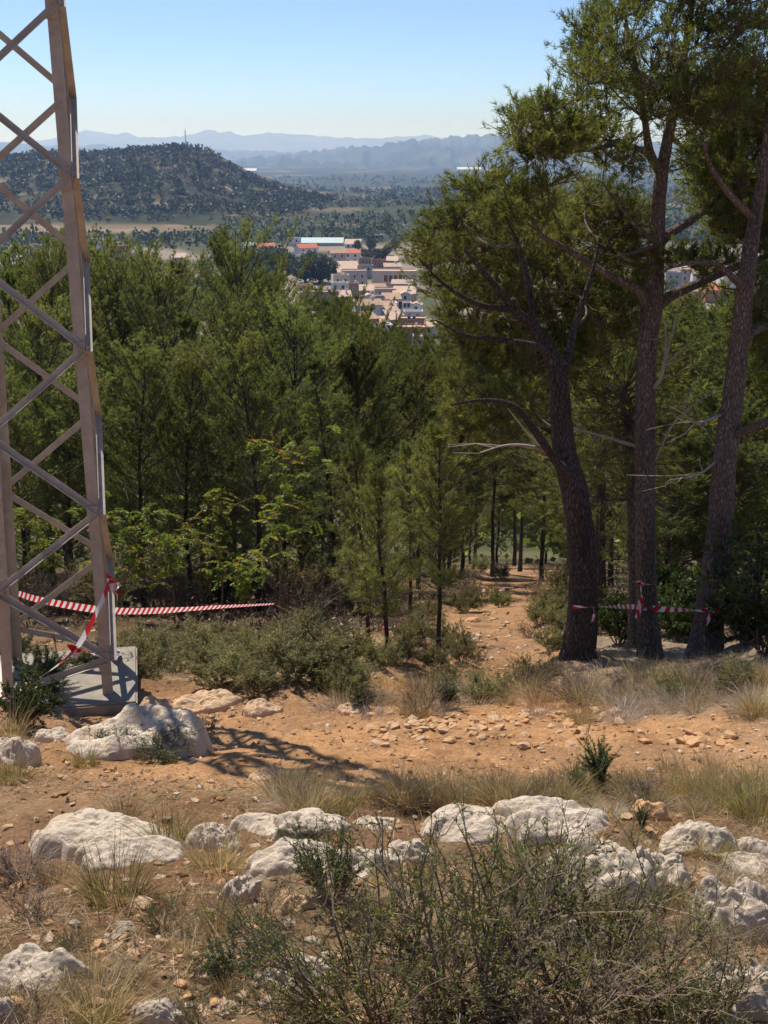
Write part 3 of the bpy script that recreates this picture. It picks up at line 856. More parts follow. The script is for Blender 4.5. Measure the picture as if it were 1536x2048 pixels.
BIG['west'] = hero_pine((1160, 1312),
    [(1158, 1312, 0, .21), (1166, 1200, 0, .17), (1163, 1090, 0, .165), (1148, 980, 0, .155), (1132, 920, .05, .14), (1123, 850, .1, .125), (1118, 770, .1, .11), (1100, 705, .1, .09), (1070, 660, .1, .07), (1030, 620, 0, .05), (980, 560, -.1, .035), (930, 500, -.2, .018)],
    [[(1150, 975, 0, .06), (1110, 920, -.3, .05), (1075, 870, -.5, .042), (1030, 815, -.7, .032), (970, 800, -.9, .022), (900, 810, -1.0, .01)],
     [(1118, 775, .1, .06), (1135, 720, .3, .05), (1150, 650, .5, .04), (1180, 560, .6, .028), (1200, 480, .7, .014)],
     [(1100, 705, .1, .05), (1060, 690, -.3, .04), (1000, 680, -.5, .028), (930, 670, -.7, .018), (870, 640, -.9, .008)],
     [(1070, 660, .1, .05), (1060, 590, .3, .04), (1040, 500, .5, .026), (1010, 430, .6, .012)],
     [(1030, 620, 0, .04), (960, 610, -.4, .03), (890, 570, -.6, .02), (840, 520, -.7, .008)]],
    [([(940, 420), (1010, 425), (1100, 440), (1130, 420), (1200, 395), (1270, 430), (1285, 560), (1270, 690), (1160, 730), (1100, 790), (980, 760), (930, 715), (890, 640), (872, 560), (835, 495), (875, 450), (915, 445)], 150, 24, 0.0, 3.0, .42),
     ([(890, 760), (1050, 780), (1090, 860), (1000, 900), (920, 860)], 18, 36, -1.0, .6, .38)],
    'dark-trunked pine curving up from the path edge under a broad bushy crown', 302, bark='bark_dark', crown_y=BIG['mid'][1][1] + .1,
    dead=[[(1140, 940, 0, .03), (1085, 900, -.3, .022), (1020, 890, -.5, .014), (960, 905, -.7, .005)]])
BIG['east'] = hero_pine((1412, 1312),
    [(1410, 1312, 0, .235), (1422, 1200, 0, .17), (1440, 1050, 0, .155), (1452, 900, 0, .14), (1468, 780, .05, .125), (1482, 660, .1, .115), (1492, 560, .1, .10), (1510, 440, .2, .08), (1530, 320, .2, .06), (1545, 180, .3, .04), (1560, 40, .3, .02)],
    [[(1453, 880, 0, .075), (1480, 865, -.1, .062), (1520, 850, -.3, .054), (1580, 820, -.5, .04), (1660, 780, -.7, .02)],
     [(1480, 680, .1, .07), (1510, 660, .2, .06), (1560, 640, .4, .045), (1640, 600, .5, .02)],
     [(1490, 580, .1, .05), (1455, 545, -.3, .04), (1420, 525, -.5, .03), (1360, 530, -.7, .018), (1320, 545, -.9, .008)],
     [(1510, 440, .2, .05), (1460, 390, -.2, .038), (1420, 330, -.4, .026), (1400, 260, -.5, .012)]],
    [([(1400, 180), (1470, 150), (1640, 120), (1640, 560), (1500, 480), (1440, 460), (1385, 400), (1380, 300)], 84, 28, 0.0, 2.4, .46),
     ([(1500, 560), (1640, 520), (1660, 760), (1560, 780), (1510, 700)], 36, 30, -1.0, .8, .44),
     ([(1310, 520), (1420, 500), (1470, 520), (1400, 560)], 8, 30, -1.0, -.3, .3)],
    'thick leaning pine with reddish brown bark at the far end of the striped tape', 303, crown_y=BIG['mid'][1][1] + .5,
    dead=[[(1440, 830, 0, .024), (1400, 845, -.2, .016), (1370, 842, -.3, .006)], [(1435, 920, 0, .022), (1395, 950, -.3, .014), (1340, 960, -.5, .005)]])

def bare_trunk(pts, label, bark='bark', y=None):
    base = at(pts[0][0], pts[0][1]) if y is None else None
    if base is None:
        q = at_y(pts[0][0], pts[0][1], y); base = np.array([q[0], y, float(gz(q[0], y))])
    P = catmull([at_y(a, b_, base[1]) - base for a, b_, r in pts], 5); P[0] = [P[0][0], P[0][1], -.3]
    R_ = np.interp(np.linspace(0, 1, len(P)), np.linspace(0, 1, len(pts)), [r for *_, r in pts])
    t = thing('pine_tree', base, label, 'pine tree')
    b = Buf(); tubes(b, P, R_, 10, rough=.12); obj('trunk', b, M[bark], t, True)
    c = Buf(); top = P[-1]
    n = 150
    d = norm(rng.normal(size=(n, 3)) + UP * .3); L_ = rng.uniform(.5, 1.5, n)
    src = P[rng.integers(len(P) * 3 // 5, len(P), n)]
    tubes(c, np.stack([src, src + d * L_[:, None]], 1), np.tile([.012, .004], (n, 1)), 3, m=0)
    C = np.concatenate([src + d * (L_ * u)[:, None] for u in (.5, .62, .75, .88, 1.)]) + rng.normal(0, .08, (n * 5, 3)); D = np.tile(d, (5, 1)) + UP * .3
    needles(c, C, D, 12, .12, .012, 1, .8)
    obj('crown', c, [M['twig'], M['needle']], t)
bare_trunk([(1268, 1292, .10), (1268, 1180, .075), (1264, 1060, .07), (1258, 900, .06), (1250, 780, .04)], 'thin reddish trunk close behind the forked pine', 'bark')
bare_trunk([(1205, 1262, .10), (1204, 1180, .085), (1200, 1050, .08), (1205, 900, .06), (1210, 780, .04)], 'straight dark trunk standing back between the curving pine and the forked pine', 'bark_dark')
# ================================================================== PYLON
def steel_mat():
    m, nt, out = new_mat('weathered_galvanised_steel')
    v = ocoord(nt)
    n = noise(nt, 6, 6, 0.65, v); n2 = noise(nt, 22, 5, 0.7, v)
    c = ramp(nt, [(0.3, (.34, .29, .235)), (0.55, (.46, .40, .335)), (0.8, (.54, .48, .41))], n)
    c = mixc(nt, c, (.20, .09, .04), ramp(nt, [(0.62, (0, 0, 0)), (0.72, (.8, .8, .8))], n2))
    bsdf(nt, out, c, 0.55, bump(nt, n2, 0.15, 0.004), spec=0.4, metal=0.1)
    return m
M['steel'] = steel_mat()

def angle_iron(b, p0, p1, e1, e2, w, th=0.008):
    """L section from p0 to p1; e1,e2 flange directions"""
    p0 = np.array(p0, float); p1 = np.array(p1, float)
    t = norm(p1 - p0); e1 = norm(np.array(e1, float) - t * np.dot(e1, t)); e2 = np.array(e2, float); e2 = norm(e2 - t * np.dot(e2, t) - e1 * np.dot(e2, e1))
    sec = [(0, 0), (w, 0), (w, th), (th, th), (th, w), (0, w)]
    A = np.array([p0 + e1 * a + e2 * c for a, c in sec]); B_ = np.array([p1 + e1 * a + e2 * c for a, c in sec])
    v = np.vstack([A, B_])
    q = [[i, (i + 1) % 6, 6 + (i + 1) % 6, 6 + i] for i in range(6)]
    b.add(v, q); b.f.append(np.array([[5, 4, 3, 0], [3, 2, 1, 0], [6, 9, 10, 11], [6, 7, 8, 9]]) + b.n - 12); b.m.append(np.zeros(4, np.int32))

def build_pylon():
    gp = at(226, 1424); foot = at_y(226, 1388, gp[1] + .2)          # near leg on its footing, which stands proud of the slope
    yaw = math.atan2(-foot[0], foot[1]) - math.radians(2.2)
    w0, w1, H = 1.06, 0.60, 12.5
    t = thing('lattice_pylon', foot, 'tall grey steel lattice pylon on a concrete footing, cropped by the frame', 'pylon', None, yaw)
    z0 = 0.02
    # local: x along the front face (leg 0 is the near right corner at origin), +y away
    cx, cyy = -w0 / 2, w0 / 2
    def hw(z): return (w0 + (w1 - w0) * z / H) / 2
    sg = [(1, -1), (-1, -1), (-1, 1), (1, 1)]
    def corner(i, z): return np.array([cx + sg[i][0] * hw(z), cyy + sg[i][1] * hw(z), z])
    for i in range(4):
        b = Buf(); angle_iron(b, corner(i, z0 - .15), corner(i, H), (-sg[i][0], 0, 0), (0, -sg[i][1], 0), 0.10, 0.010)
        obj('leg', b, M['steel'], t)
    # single lacing, staggered from face to face; nodes on the near right leg from the photograph
    nodes_r = []
    for py in (1322, 1032, 706, 358, 12):
        x = np.interp(py, [12, 1390], [115, 226]); q = at_y(x, py, foot[1]); nodes_r.append(q[2] - foot[2])
    step = np.mean(np.diff(nodes_r)); 
    while nodes_r[-1] + step < H: nodes_r.append(nodes_r[-1] + step)
    nr = np.array(nodes_r); nl = np.r_[nr[0] - step / 2, (nr[:-1] + nr[1:]) / 2, nr[-1] + step / 2]
    nl = np.clip(nl, 0.05, H - .05)
    def lace(i, j, za, zb, outward, w=0.062):
        a = corner(i, za); c = corner(j, zb); o = np.array(outward, float)
        b = Buf(); angle_iron(b, a + o * .004, c + o * .004, np.array([0, 0, 1.0]), o, w, .007)
        obj('brace', b, M['steel'], t)
        for e, oth in ((a, c), (c, a)):
            q = e + norm(oth - e) * .05 + o * .014
            b = Buf(); s = np.array([math.cos(k) for k in np.arange(6) * math.pi / 3]); s2 = np.array([math.sin(k) for k in np.arange(6) * math.pi / 3])
            u = np.cross(o, UP)
            ring = q + .014 * (s[:, None] * u + s2[:, None] * UP); v = np.vstack([ring, ring + o * .014])
            b.add(v, [[k, (k + 1) % 6, 6 + (k + 1) % 6, 6 + k] for k in range(6)]); b.f.append(np.array([[6, 7, 8, 9], [6, 9, 10, 11]]) + b.n - 12); b.m.append(np.zeros(2, np.int32))
            obj('bolt', b, M['steel'], t)
    # front (0-1): on 0 at nr, on 1 at nl
    for k in range(len(nr)):
        lace(0, 1, nr[k], nl[k], (0, -1, 0)); lace(0, 1, nr[k], nl[k + 1], (0, -1, 0))
        lace(3, 2, nl[k], nr[k], (0, 1, 0)); lace(3, 2, nl[k + 1], nr[k], (0, 1, 0))
        lace(0, 3, nr[k], nl[k], (1, 0, 0)); lace(0, 3, nr[k], nl[k + 1], (1, 0, 0))
        lace(1, 2, nl[k], nr[k], (-1, 0, 0)); lace(1, 2, nl[k + 1], nr[k], (-1, 0, 0))
    for z in nr:
        b = Buf(); c = corner(0, z); box(b, (c[0] - .11, c[1] - .026, c[2] - .10), (c[0] - .005, c[1] - .013, c[2] + .10)); obj('gusset_plate', b, M['steel'], t)
    b = Buf()
    m = 0.24
    lo = np.array([-w0 - m, -m, -0.75]); hi = np.array([m, w0 + m, 0.0])
    bm = bmesh.new(); bmesh.ops.create_cube(bm, size=1)
    for v in bm.verts: v.co = Vector([(lo[q] + hi[q]) / 2 + v.co[q] * (hi[q] - lo[q]) for q in range(3)])
    bmesh.ops.bevel(bm, geom=bm.edges[:], offset=.018, segments=2, affect='EDGES')
    me = bpy.data.meshes.new('concrete_base'); bm.to_mesh(me); bm.free(); me.materials.append(M['concrete'])
    link('concrete_base', me, t)
    return t, foot, yaw
pylon, PFOOT, PYAW = build_pylon()
bpy.context.view_layer.update()
def pyl(x, y, z):
    return np.array((pylon.matrix_world @ Vector((x, y, z)))[:])

# ================================================================== BARRIER TAPE
def tape_mat(period, diag):
    m, nt, out = new_mat('red_white_tape')
    uv = N(nt, 'ShaderNodeUVMap'); sp = N(nt, 'ShaderNodeSeparateXYZ'); nt.links.new(uv.outputs[0], sp.inputs[0])
    ad = N(nt, 'ShaderNodeMath', operation='MULTIPLY_ADD'); nt.links.new(sp.outputs[1], ad.inputs[0]); ad.inputs[1].default_value = diag; nt.links.new(sp.outputs[0], ad.inputs[2])
    dv = N(nt, 'ShaderNodeMath', operation='DIVIDE'); nt.links.new(ad.outputs[0], dv.inputs[0]); dv.inputs[1].default_value = period
    fr = N(nt, 'ShaderNodeMath', operation='FRACT'); nt.links.new(dv.outputs[0], fr.inputs[0])
    c = ramp(nt, [(0.0, (.62, .015, .02)), (0.49, (.62, .015, .02)), (0.51, (.80, .78, .76)), (1.0, (.80, .78, .76))], fr.outputs[0])
    p = bsdf(nt, None, c, 0.35, spec=0.5)
    t = N(nt, 'ShaderNodeBsdfTranslucent'); nt.links.new(c, t.inputs[0])
    mx = N(nt, 'ShaderNodeMixShader'); mx.inputs[0].default_value = 0.45
    nt.links.new(p.outputs[0], mx.inputs[1]); nt.links.new(t.outputs[0], mx.inputs[2]); nt.links.new(mx.outputs[0], out.inputs['Surface'])
    return m
M['tape_long'] = tape_mat(0.155, 0.0)
M['tape'] = tape_mat(0.40, 0.06)
M['tape_diag'] = tape_mat(0.20, 0.10)

def ribbon_mesh(P, W, twist, mat, name, folds=0.0):
    """a tape of thin film along P with its width turning by twist"""
    P = np.asarray(P, float); n = len(P)
    T = np.gradient(P, axis=0); T = norm(T)
    A = norm(np.cross(T, UP) + 1e-6); Bv = norm(np.cross(A, T))
    d = np.cos(twist)[:, None] * Bv + np.sin(twist)[:, None] * A
    nr_ = np.cross(T, d)
    rows = []
    for s in (-.5, -.17, .17, .5):
        rows.append(P + d * (W * s)[:, None] + nr_ * (folds * math.cos(s * 9) * W)[:, None])
    V = np.stack(rows, 1).reshape(-1, 3)
    i = np.arange(n - 1)[:, None] * 4; j = np.arange(3)[None]
    F = np.stack([i + j, i + j + 1, i + 4 + j + 1, i + 4 + j], -1).reshape(-1, 4)
    b = Buf(); b.add(V, F)
    me = make_mesh(name, b, mat, True)
    along = np.r_[0, np.cumsum(np.linalg.norm(np.diff(P, axis=0), axis=1))]
    U = np.stack([np.repeat(along, 4), np.tile([0, .33, .66, 1.], n)], -1)
    lay = me.uv_layers.new(name='UVMap')
    lay.data.foreach_set('uv', U[F.ravel()].astype(np.float32).ravel())
    return me

def tape(pts, W, mat, label, tw0=0.0, twn=0.0, per=16, extras=(), wv=None):
    P = catmull(pts, per); n = len(P)
    o = np.array(P[0])
    s = np.linspace(0, 1, n)
    Wv = np.full(n, W) if wv is None else W * np.interp(s, np.linspace(0, 1, len(wv)), wv)
    tw = tw0 + twn * s + 0.35 * (fbm(s * 7, s * 0, int(abs(o[0]) * 10), 2) - .5)
    t = thing('barrier_tape', o, label, 'tape')
    link('strip', ribbon_mesh(P - o, Wv, tw, M[mat], 'strip', .12), t)
    for nm, q, w, k in extras:
        Q = catmull(q, 8)
        link(nm, ribbon_mesh(Q - o, np.full(len(Q), w), k * np.linspace(0, 1, len(Q)) + .3, M[mat], nm, .2), t)
    return t

Yp = PFOOT[1]
# long sagging tape from the back of the pylon to the saplings
e = at_y(548, 1208, 21.0)
L0 = pyl(-1.0, 1.02, 0) ; L0 = at_y(16, 1180, L0[1] + .1)
tape([L0, at_y(90, 1202, Yp + 2.1), at_y(215, 1221, Yp + 3.6), at_y(330, 1221, Yp + 5.2), at_y(440, 1214, Yp + 6.8), e], 0.10, 'tape_long', 'long pleated red and white tape sagging from the pylon to the saplings', .25, .5, 18,
     [('tail', [e, e + [.01, -.02, -.07], e + [.02, -.03, -.15]], .05, .6)], wv=[.5, .75, 1, 1, .8, .45])
# tape knotted to the near leg, running down to the ground
k0 = pyl(-0.01, -.10, 0); k0 = at_y(222, 1160, Yp - .12)
k1 = at_y(150, 1300, Yp - .35); k2 = at_y(40, 1380, Yp - .7)
tape([k0, at_y(205, 1200, Yp - .16), at_y(178, 1255, Yp - .24), k1, at_y(110, 1335, Yp - .48), k2], 0.105, 'tape', 'twisted tape knotted to the near pylon leg and slanting to the ground', .9, 1.4, 12,
     [('knot', [k0 + [-.05, 0, .05], k0 + [.04, -.05, .04], k0 + [.07, -.02, -.05], k0 + [0, -.05, -.07]], .09, 3.0),
      ('tail', [k0, k0 + [.06, -.03, -.08], k0 + [.05, -.03, -.26]], .07, 1.0),
      ('knot', [k1 + [-.05, -.02, .02], k1 + [.02, -.05, .06], k1 + [.06, -.03, 0], k1 + [0, -.05, -.05]], .09, 2.5),
      ('tail', [k1, k1 + [.10, -.04, .0], k1 + [.20, -.03, -.03]], .07, 1.4)], wv=[.5, .6, .7, .9, 1, 1])
# tape round the three trunks
yb = BIG['mid'][1][1]; yw = BIG['west'][1][1]; ye = BIG['east'][1][1]
def tp(px, py, dy): return at_y(px, py, yb + dy)
k3 = tp(1280, 1168, -.21)
tape([at_y(1145, 1214, yw - .20), at_y(1165, 1214, yw - .24), at_y(1187, 1214, yw - .20), at_y(1230, 1214, (yw + yb) / 2 - .2), tp(1278, 1214, -.22), tp(1320, 1218, -.20), at_y(1365, 1219, (yb + ye) / 2 - .2), at_y(1395, 1220, ye - .25), at_y(1422, 1220, ye - .28), at_y(1442, 1220, ye - .22)], 0.075, 'tape_diag', 'red and white tape strung taut across the three pine trunks', .1, 6.0, 14,
     [('tail', [k3, k3 + [.015, -.03, -.15], k3 + [.0, -.03, -.36], k3 + [-.03, -.03, -.46]], .06, .6),
      ('knot', [k3 + [-.04, 0, 0], k3 + [0, -.04, .05], k3 + [.04, -.02, -.02]], .06, 2.0),
      ('loop', [k3, tp(1300, 1169, -.19), tp(1313, 1170, -.10)], .02, 1.0),
      ('tail', [at_y(1186, 1214, yw - .24), at_y(1188, 1228, yw - .26), at_y(1187, 1244, yw - .25)], .05, 1.0),
      ('tail', [at_y(1420, 1222, ye - .30), at_y(1418, 1236, ye - .32), at_y(1412, 1252, ye - .32)], .05, 1.0)], wv=[.7, .7, .8, 1.1, 1.1, 1, .9])
f0 = at(955, 1190)
tape([at_y(955, 1180, f0[1]), at_y(985, 1181, f0[1] + .4), at_y(1030, 1176, f0[1] + .8), at_y(1072, 1166, f0[1] + 1.2)], 0.13, 'tape', 'faded tape hanging low beyond the path bend', .2, .6, 12)
g0 = at(770, 1262)
tape([at_y(765, 1258, g0[1]), at_y(795, 1252, g0[1] + .3), at_y(832, 1246, g0[1] + .6)], 0.06, 'tape', 'short scrap of dull red tape in the scrub by the lone pine', .5, .8, 10)

# ================================================================== ROCKS
def rock_mesh(seed, size, mat, big=True):
    """water-worn ledge: ragged outline, uneven back, joints and solution hollows, sides running into the soil"""
    na, nr_ = (96, 30) if big else (44, 14)
    th = np.linspace(0, 2 * math.pi, na, endpoint=False); rho = np.linspace(0.02, 1, nr_) ** .8
    RR, TT = np.meshgrid(rho, th, indexing='ij')
    o = seed * 3.71
    Rt = 1 + .45 * (fbm(np.cos(TT) * 1.5 + o, np.sin(TT) * 1.5 - o, seed, 4) - .5) * 2
    X = RR * np.cos(TT) * Rt; Y = RR * np.sin(TT) * Rt
    lump = fbm(X * 1.7 + o, Y * 1.3 - o, seed + 11, 3)
    prof = (1 - RR ** 3.2) ** .75
    steps = fbm(X * 2.3 - o, Y * 2.3 + o, seed + 5, 2) * 4; steps = (np.floor(steps) + sstep(.55, .85, steps - np.floor(steps))) / 4
    Z = prof * (.52 + .62 * (lump - .5) + .20 * (steps - .5))
    crack = np.abs(fbm(X * 1.6 + 2 * o, Y * 2.6, seed + 31, 3) - .5)
    Z = Z - .13 * prof * sstep(.022, .0, crack)
    pit = vnoise(X * 9 + o, Y * 9, seed + 51); Z = Z - .05 * prof * sstep(.75, .9, pit)
    Z = Z + prof * (fbm(X * 7 + o, Y * 7, seed + 61, 3) - .5) * .07
    Z = Z - .35 * sstep(.86, 1.0, RR)
    Z = Z + Y * .20 * prof                                    # the back leans toward the slope below
    V = np.stack([X * size[0] / 2, Y * size[1] / 2, Z * size[2]], -1).reshape(-1, 3)
    i = np.arange(nr_ - 1)[:, None] * na; j = np.arange(na)[None]; j2 = (j + 1) % na
    F = np.stack([i + j, i + na + j, i + na + j2, i + j2], -1).reshape(-1, 4)
    b = Buf(); b.add(V, F)
    c = V[:na].mean(0); b.add(c[None], np.zeros((0, 4), int)); k = b.n - 1
    b.f.append(np.stack([np.full(na, k), np.arange(na), (np.arange(na) + 1) % na], -1)); b.m.append(np.zeros(na, np.int32))
    skirt = V[-na:] * [1.02, 1.02, 1] - [0, 0, size[2] * .5]
    b.add(skirt, np.zeros((0, 4), int)); k0 = b.n - na
    ii = np.arange(na); i2 = (ii + 1) % na
    b.f.append(np.stack([(nr_ - 1) * na + ii, k0 + ii, k0 + i2, (nr_ - 1) * na + i2], -1)); b.m.append(np.zeros(na, np.int32))
    return make_mesh('rock', b, mat, True)

ROCKS = [  # left, right, top, bottom px, tilt, material, label
    (125, 400, 1432, 1512, -4, 'limestone', 'big pale limestone hump striped by the pylon shadow beside the concrete footing'),
    (-40, 68, 1470, 1532, 0, 'limestone', 'white limestone block beside a tuft of green grass'),
    (70, 142, 1462, 1486, 4, 'limestone', 'flat pale stone wedged by the big limestone hump'),
    (70, 325, 1650, 1706, 3, 'limestone', 'long bone-white ledge above a large straw-coloured tussock'),
    (140, 345, 1690, 1738, -4, 'limestone', 'low cracked slab sunk below the long white ledge'),
    (380, 475, 1646, 1706, 5, 'limestone', 'pale broken rock next to the tussock on the white ledge'),
    (468, 600, 1640, 1668, 2, 'limestone', 'thin pale ledge with brown pitting between grass tufts'),
    (545, 700, 1634, 1668, 3, 'limestone', 'low white ledge running to a dark green herb'),
    (700, 800, 1636, 1662, 0, 'limestone', 'small grey-shaded ledge end behind the thorny bush'),
    (500, 700, 1690, 1752, -3, 'limestone', 'wide flat tan-white slab in gravelly soil'),
    (640, 790, 1700, 1764, -9, 'limestone', 'tilted slab edge rising out of gravel beside the thorny bush'),
    (770, 866, 1682, 1738, 0, 'limestone', 'rounded white knob poking out above the thorny bush'),
    (450, 512, 1756, 1812, 25, 'limestone', 'small bright wedge of limestone on bare soil'),
    (848, 1060, 1622, 1690, -6, 'limestone', 'white arching rock shaded underneath'),
    (1000, 1240, 1622, 1684, 8, 'limestone', 'smooth white back of rock sloping down to dry grass'),
    (1330, 1475, 1638, 1704, 3, 'limestone', 'pale cleft rock with ochre stain beside dry orange weed'),
    (1325, 1400, 1676, 1712, 0, 'limestone', 'rounded grey stone under the cleft rock'),
    (1085, 1330, 1694, 1836, -14, 'limestone', 'large weathered limestone boulder behind the thorny bush'),
    (1240, 1385, 1700, 1800, 10, 'limestone', 'shaded shoulder of the large weathered boulder'),
    (1105, 1160, 1836, 1895, 30, 'limestone', 'bright sliver of limestone seen through the thorny twigs'),
    (1385, 1560, 1776, 1895, -6, 'limestone', 'big pitted limestone block with a dark hollow'),
    (1405, 1580, 1920, 2060, -10, 'limestone', 'rough creamy boulder in dry litter near the pitted block'),
    (520, 690, 1912, 1995, -14, 'limestone', 'smooth pinkish white wedge of rock beneath thorny twigs'),
    (-40, 150, 1914, 1984, 0, 'limestone', 'broad flat pitted white rock by a brown grass clump'),
    (-30, 30, 2005, 2060, 0, 'limestone', 'low pale rock beside a small rusty stone'),
    (268, 362, 2006, 2062, 0, 'limestone', 'pale rock top barely showing from the soil'),
    (1480, 1560, 1676, 1712, 0, 'limestone', 'grey shaded rock in the dead grass'),
    (1440, 1570, 1722, 1752, 4, 'limestone', 'flat grey slab in the shade of the pitted block'),
    (565, 622, 1795, 1830, 0, 'tan_stone', 'flat buff stone lying on gravel'),
    (270, 352, 1395, 1432, 0, 'tan_stone', 'tan rock shelf at the corner of the concrete footing'),
    (345, 480, 1392, 1428, -5, 'tan_stone', 'long orange-tan outcrop at the top of the track'),
    (480, 560, 1408, 1434, 0, 'tan_stone', 'smooth tan bump of rock in the track'),
    (500, 590, 1540, 1566, 0, 'tan_stone', 'low tan rock at the edge of the pylon shadow'),
    (670, 745, 1408, 1430, 0, 'tan_stone', 'pale stone below the small rosemary bush'),
    (385, 445, 1930, 1972, 15, 'tan_stone', 'slanted brown-edged stone in the brown soil'),
    (1268, 1330, 1610, 1640, 0, 'orange_stone', 'small ochre rock by the dry orange weed'),
]
ROCK_FOOT = []
for i, (x0, x1, y0, y1, tilt, mt, lab) in enumerate(ROCKS):
    cx = (x0 + x1) / 2
    p = at(cx, y1 - (y1 - y0) * 0.12)
    s = ppm(p)
    w = (x1 - x0) / s * 1.14; h = (y1 - y0) / s
    dpt = min(max(0.55 * w, h * 0.9), 0.9)
    p = at(cx, y1 - (y1 - y0) * 0.12); p[1] += dpt * 0.28; p[2] = float(gz(p[0], p[1]))
    hh = h * 0.95
    o = link('rock', rock_mesh(100 + i, (w, dpt, hh * 1.35), M[mt], (x1 - x0) > 70), None, (p[0], p[1], p[2] + hh * 0.06), (math.radians(-6), math.radians(tilt), random.uniform(-.15, .15)))
    tag(o, lab, 'rock'); ROCK_FOOT.append((p[0], p[1], w / 2))

STONE = []
for k in range(7):
    v, f = ICO[2]
    q = v
    r = 1 + .5 * (fbm3(v * 1.6 + k * 5.1, 400 + k, 3) - .5) * 2
    p = np.sign(q) * np.abs(q) ** .7 * r[:, None] * [1, .8, .42]
    for axis in rng.normal(size=(9, 3)):                       # broken faces
        ax = norm(axis); dd = p @ ax; lim = .5; over = np.maximum(dd - lim, 0); p = p - over[:, None] * ax
    for nm in ('tan_stone', 'orange_stone', 'limestone'):
        p = p - [0, 0, 0]; b = Buf(); b.add(p, f); STONE.append((make_mesh('stone', b, M[nm], False), nm))
def put_stone(x, y, s, which, label, group):
    z = float(gz(x, y))
    o = link('stone', which, None, (x, y, z + s * .08), (random.uniform(-.3, .4), random.uniform(-.3, .3), random.uniform(0, 6.28)), s)
    return tag(o, label, 'stone', group)
rng = np.random.default_rng(55); random.seed(55)
def pick(*names): return random.choice([m for m, n in STONE if n in names])
for _ in range(36):   # the heap at the side of the track
    px = random.gauss(1395, 34); py = random.gauss(1487, 10)
    p = at(px, py); put_stone(p[0], p[1], random.uniform(.045, .085), pick('orange_stone'), 'orange stone in the small heap at the side of the track', 'stones in the small heap')
for _ in range(110):
    px = random.uniform(740, 1240); py = 1425 + abs(random.gauss(0, 30)) + (1000 - px) * 0.02
    p = at(px, py); put_stone(p[0], p[1], random.uniform(.03, .085), pick('orange_stone', 'tan_stone'), 'broken orange stone in the spill along the track edge', 'stones spilled along the track edge')
for _ in range(90):
    px = random.uniform(0, 760); py = random.uniform(1690, 2048)
    p = at(px, py); put_stone(p[0], p[1], random.uniform(.015, .045), pick('orange_stone', 'tan_stone', 'tan_stone', 'limestone'), 'loose stone on the brown soil among the grass tussocks', 'loose stones on the brown soil')
for _ in range(40):
    px = random.uniform(330, 1200); py = random.uniform(1430, 1600)
    p = at(px, py); put_stone(p[0], p[1], random.uniform(.02, .05), pick('orange_stone', 'tan_stone'), 'loose tan stone lying on the bare orange track', 'loose stones on the bare track')
for _ in range(24):
    px = random.uniform(800, 1150); py = random.uniform(1180, 1340)
    p = at(px, py); put_stone(p[0], p[1], random.uniform(.04, .11), pick('tan_stone', 'limestone'), 'pale stone on the path between the pines', 'stones on the path between the pines')
p = at(945, 1243); tag(put_stone(p[0], p[1], .17, pick('orange_stone'), 'round ochre boulder alone in the middle of the path', None), cat='stone')
p = at(30, 2012); put_stone(p[0], p[1], .045, pick('orange_stone'), 'rusty orange stone beside the low pale rock', None)
p = at(285, 1808); put_stone(p[0], p[1], .06, pick('tan_stone'), 'angular two-toned stone at the foot of the big tussock', None)
p = at(250, 1860); put_stone(p[0], p[1], .07, pick('limestone'), 'grey stone standing on edge beside a bleached stick', None)

def gravel():
    global rng
    rng = np.random.default_rng(77)
    v, f = ICO[1]
    b = Buf()
    n = 21000
    y = 3.2 + 26 * rng.random(n) ** 1.7; x = (rng.random(n) - .5) * 2 * (0.36 * y + .3)
    m = path_mask(x, y); dens = 0.3 + 0.7 * m * sstep(14, 11, y) + .25 * m + .5 * (fbm(x * 1.5, y * 1.5, 88, 3) > .52)
    k = rng.random(n) < dens; x = x[k]; y = y[k]; n = len(x)
    s = 0.005 + 0.026 * rng.random(n) ** 3.2 * (1 + sstep(10, 22, y) * 1.2)
    sh = v[None] * (1 + .35 * rng.normal(size=(n, len(v), 1))) * np.stack([np.ones(n), rng.uniform(.6, 1, n), rng.uniform(.35, .8, n)], -1)[:, None]
    a = rng.random(n) * 6.28; ca, sa = np.cos(a)[:, None], np.sin(a)[:, None]
    X = sh[..., 0] * ca - sh[..., 1] * sa; Y = sh[..., 0] * sa + sh[..., 1] * ca
    P = np.stack([X, Y, sh[..., 2]], -1) * s[:, None, None] + np.stack([x, y, gz(x, y) + s * .25], -1)[:, None]
    F = f[None] + (np.arange(n) * len(v))[:, None, None]
    b.add(P.reshape(-1, 3), F.reshape(-1, 3), np.repeat(rng.random(n), len(v)))
    mt, nt, out = new_mat('gravel_chips')
    at_ = N(nt, 'ShaderNodeAttribute', attribute_name='var')
    c = ramp(nt, [(0.0, (.26, .14, .07)), (.5, (.42, .25, .13)), (.85, (.50, .36, .23)), (1.0, (.60, .51, .40))], at_.outputs['Fac'])
    bsdf(nt, out, c, 0.95, spec=.1)
    tag(obj('gravel', b, mt), 'scattered orange and buff gravel over the slope', 'gravel', kind='stuff')
gravel()
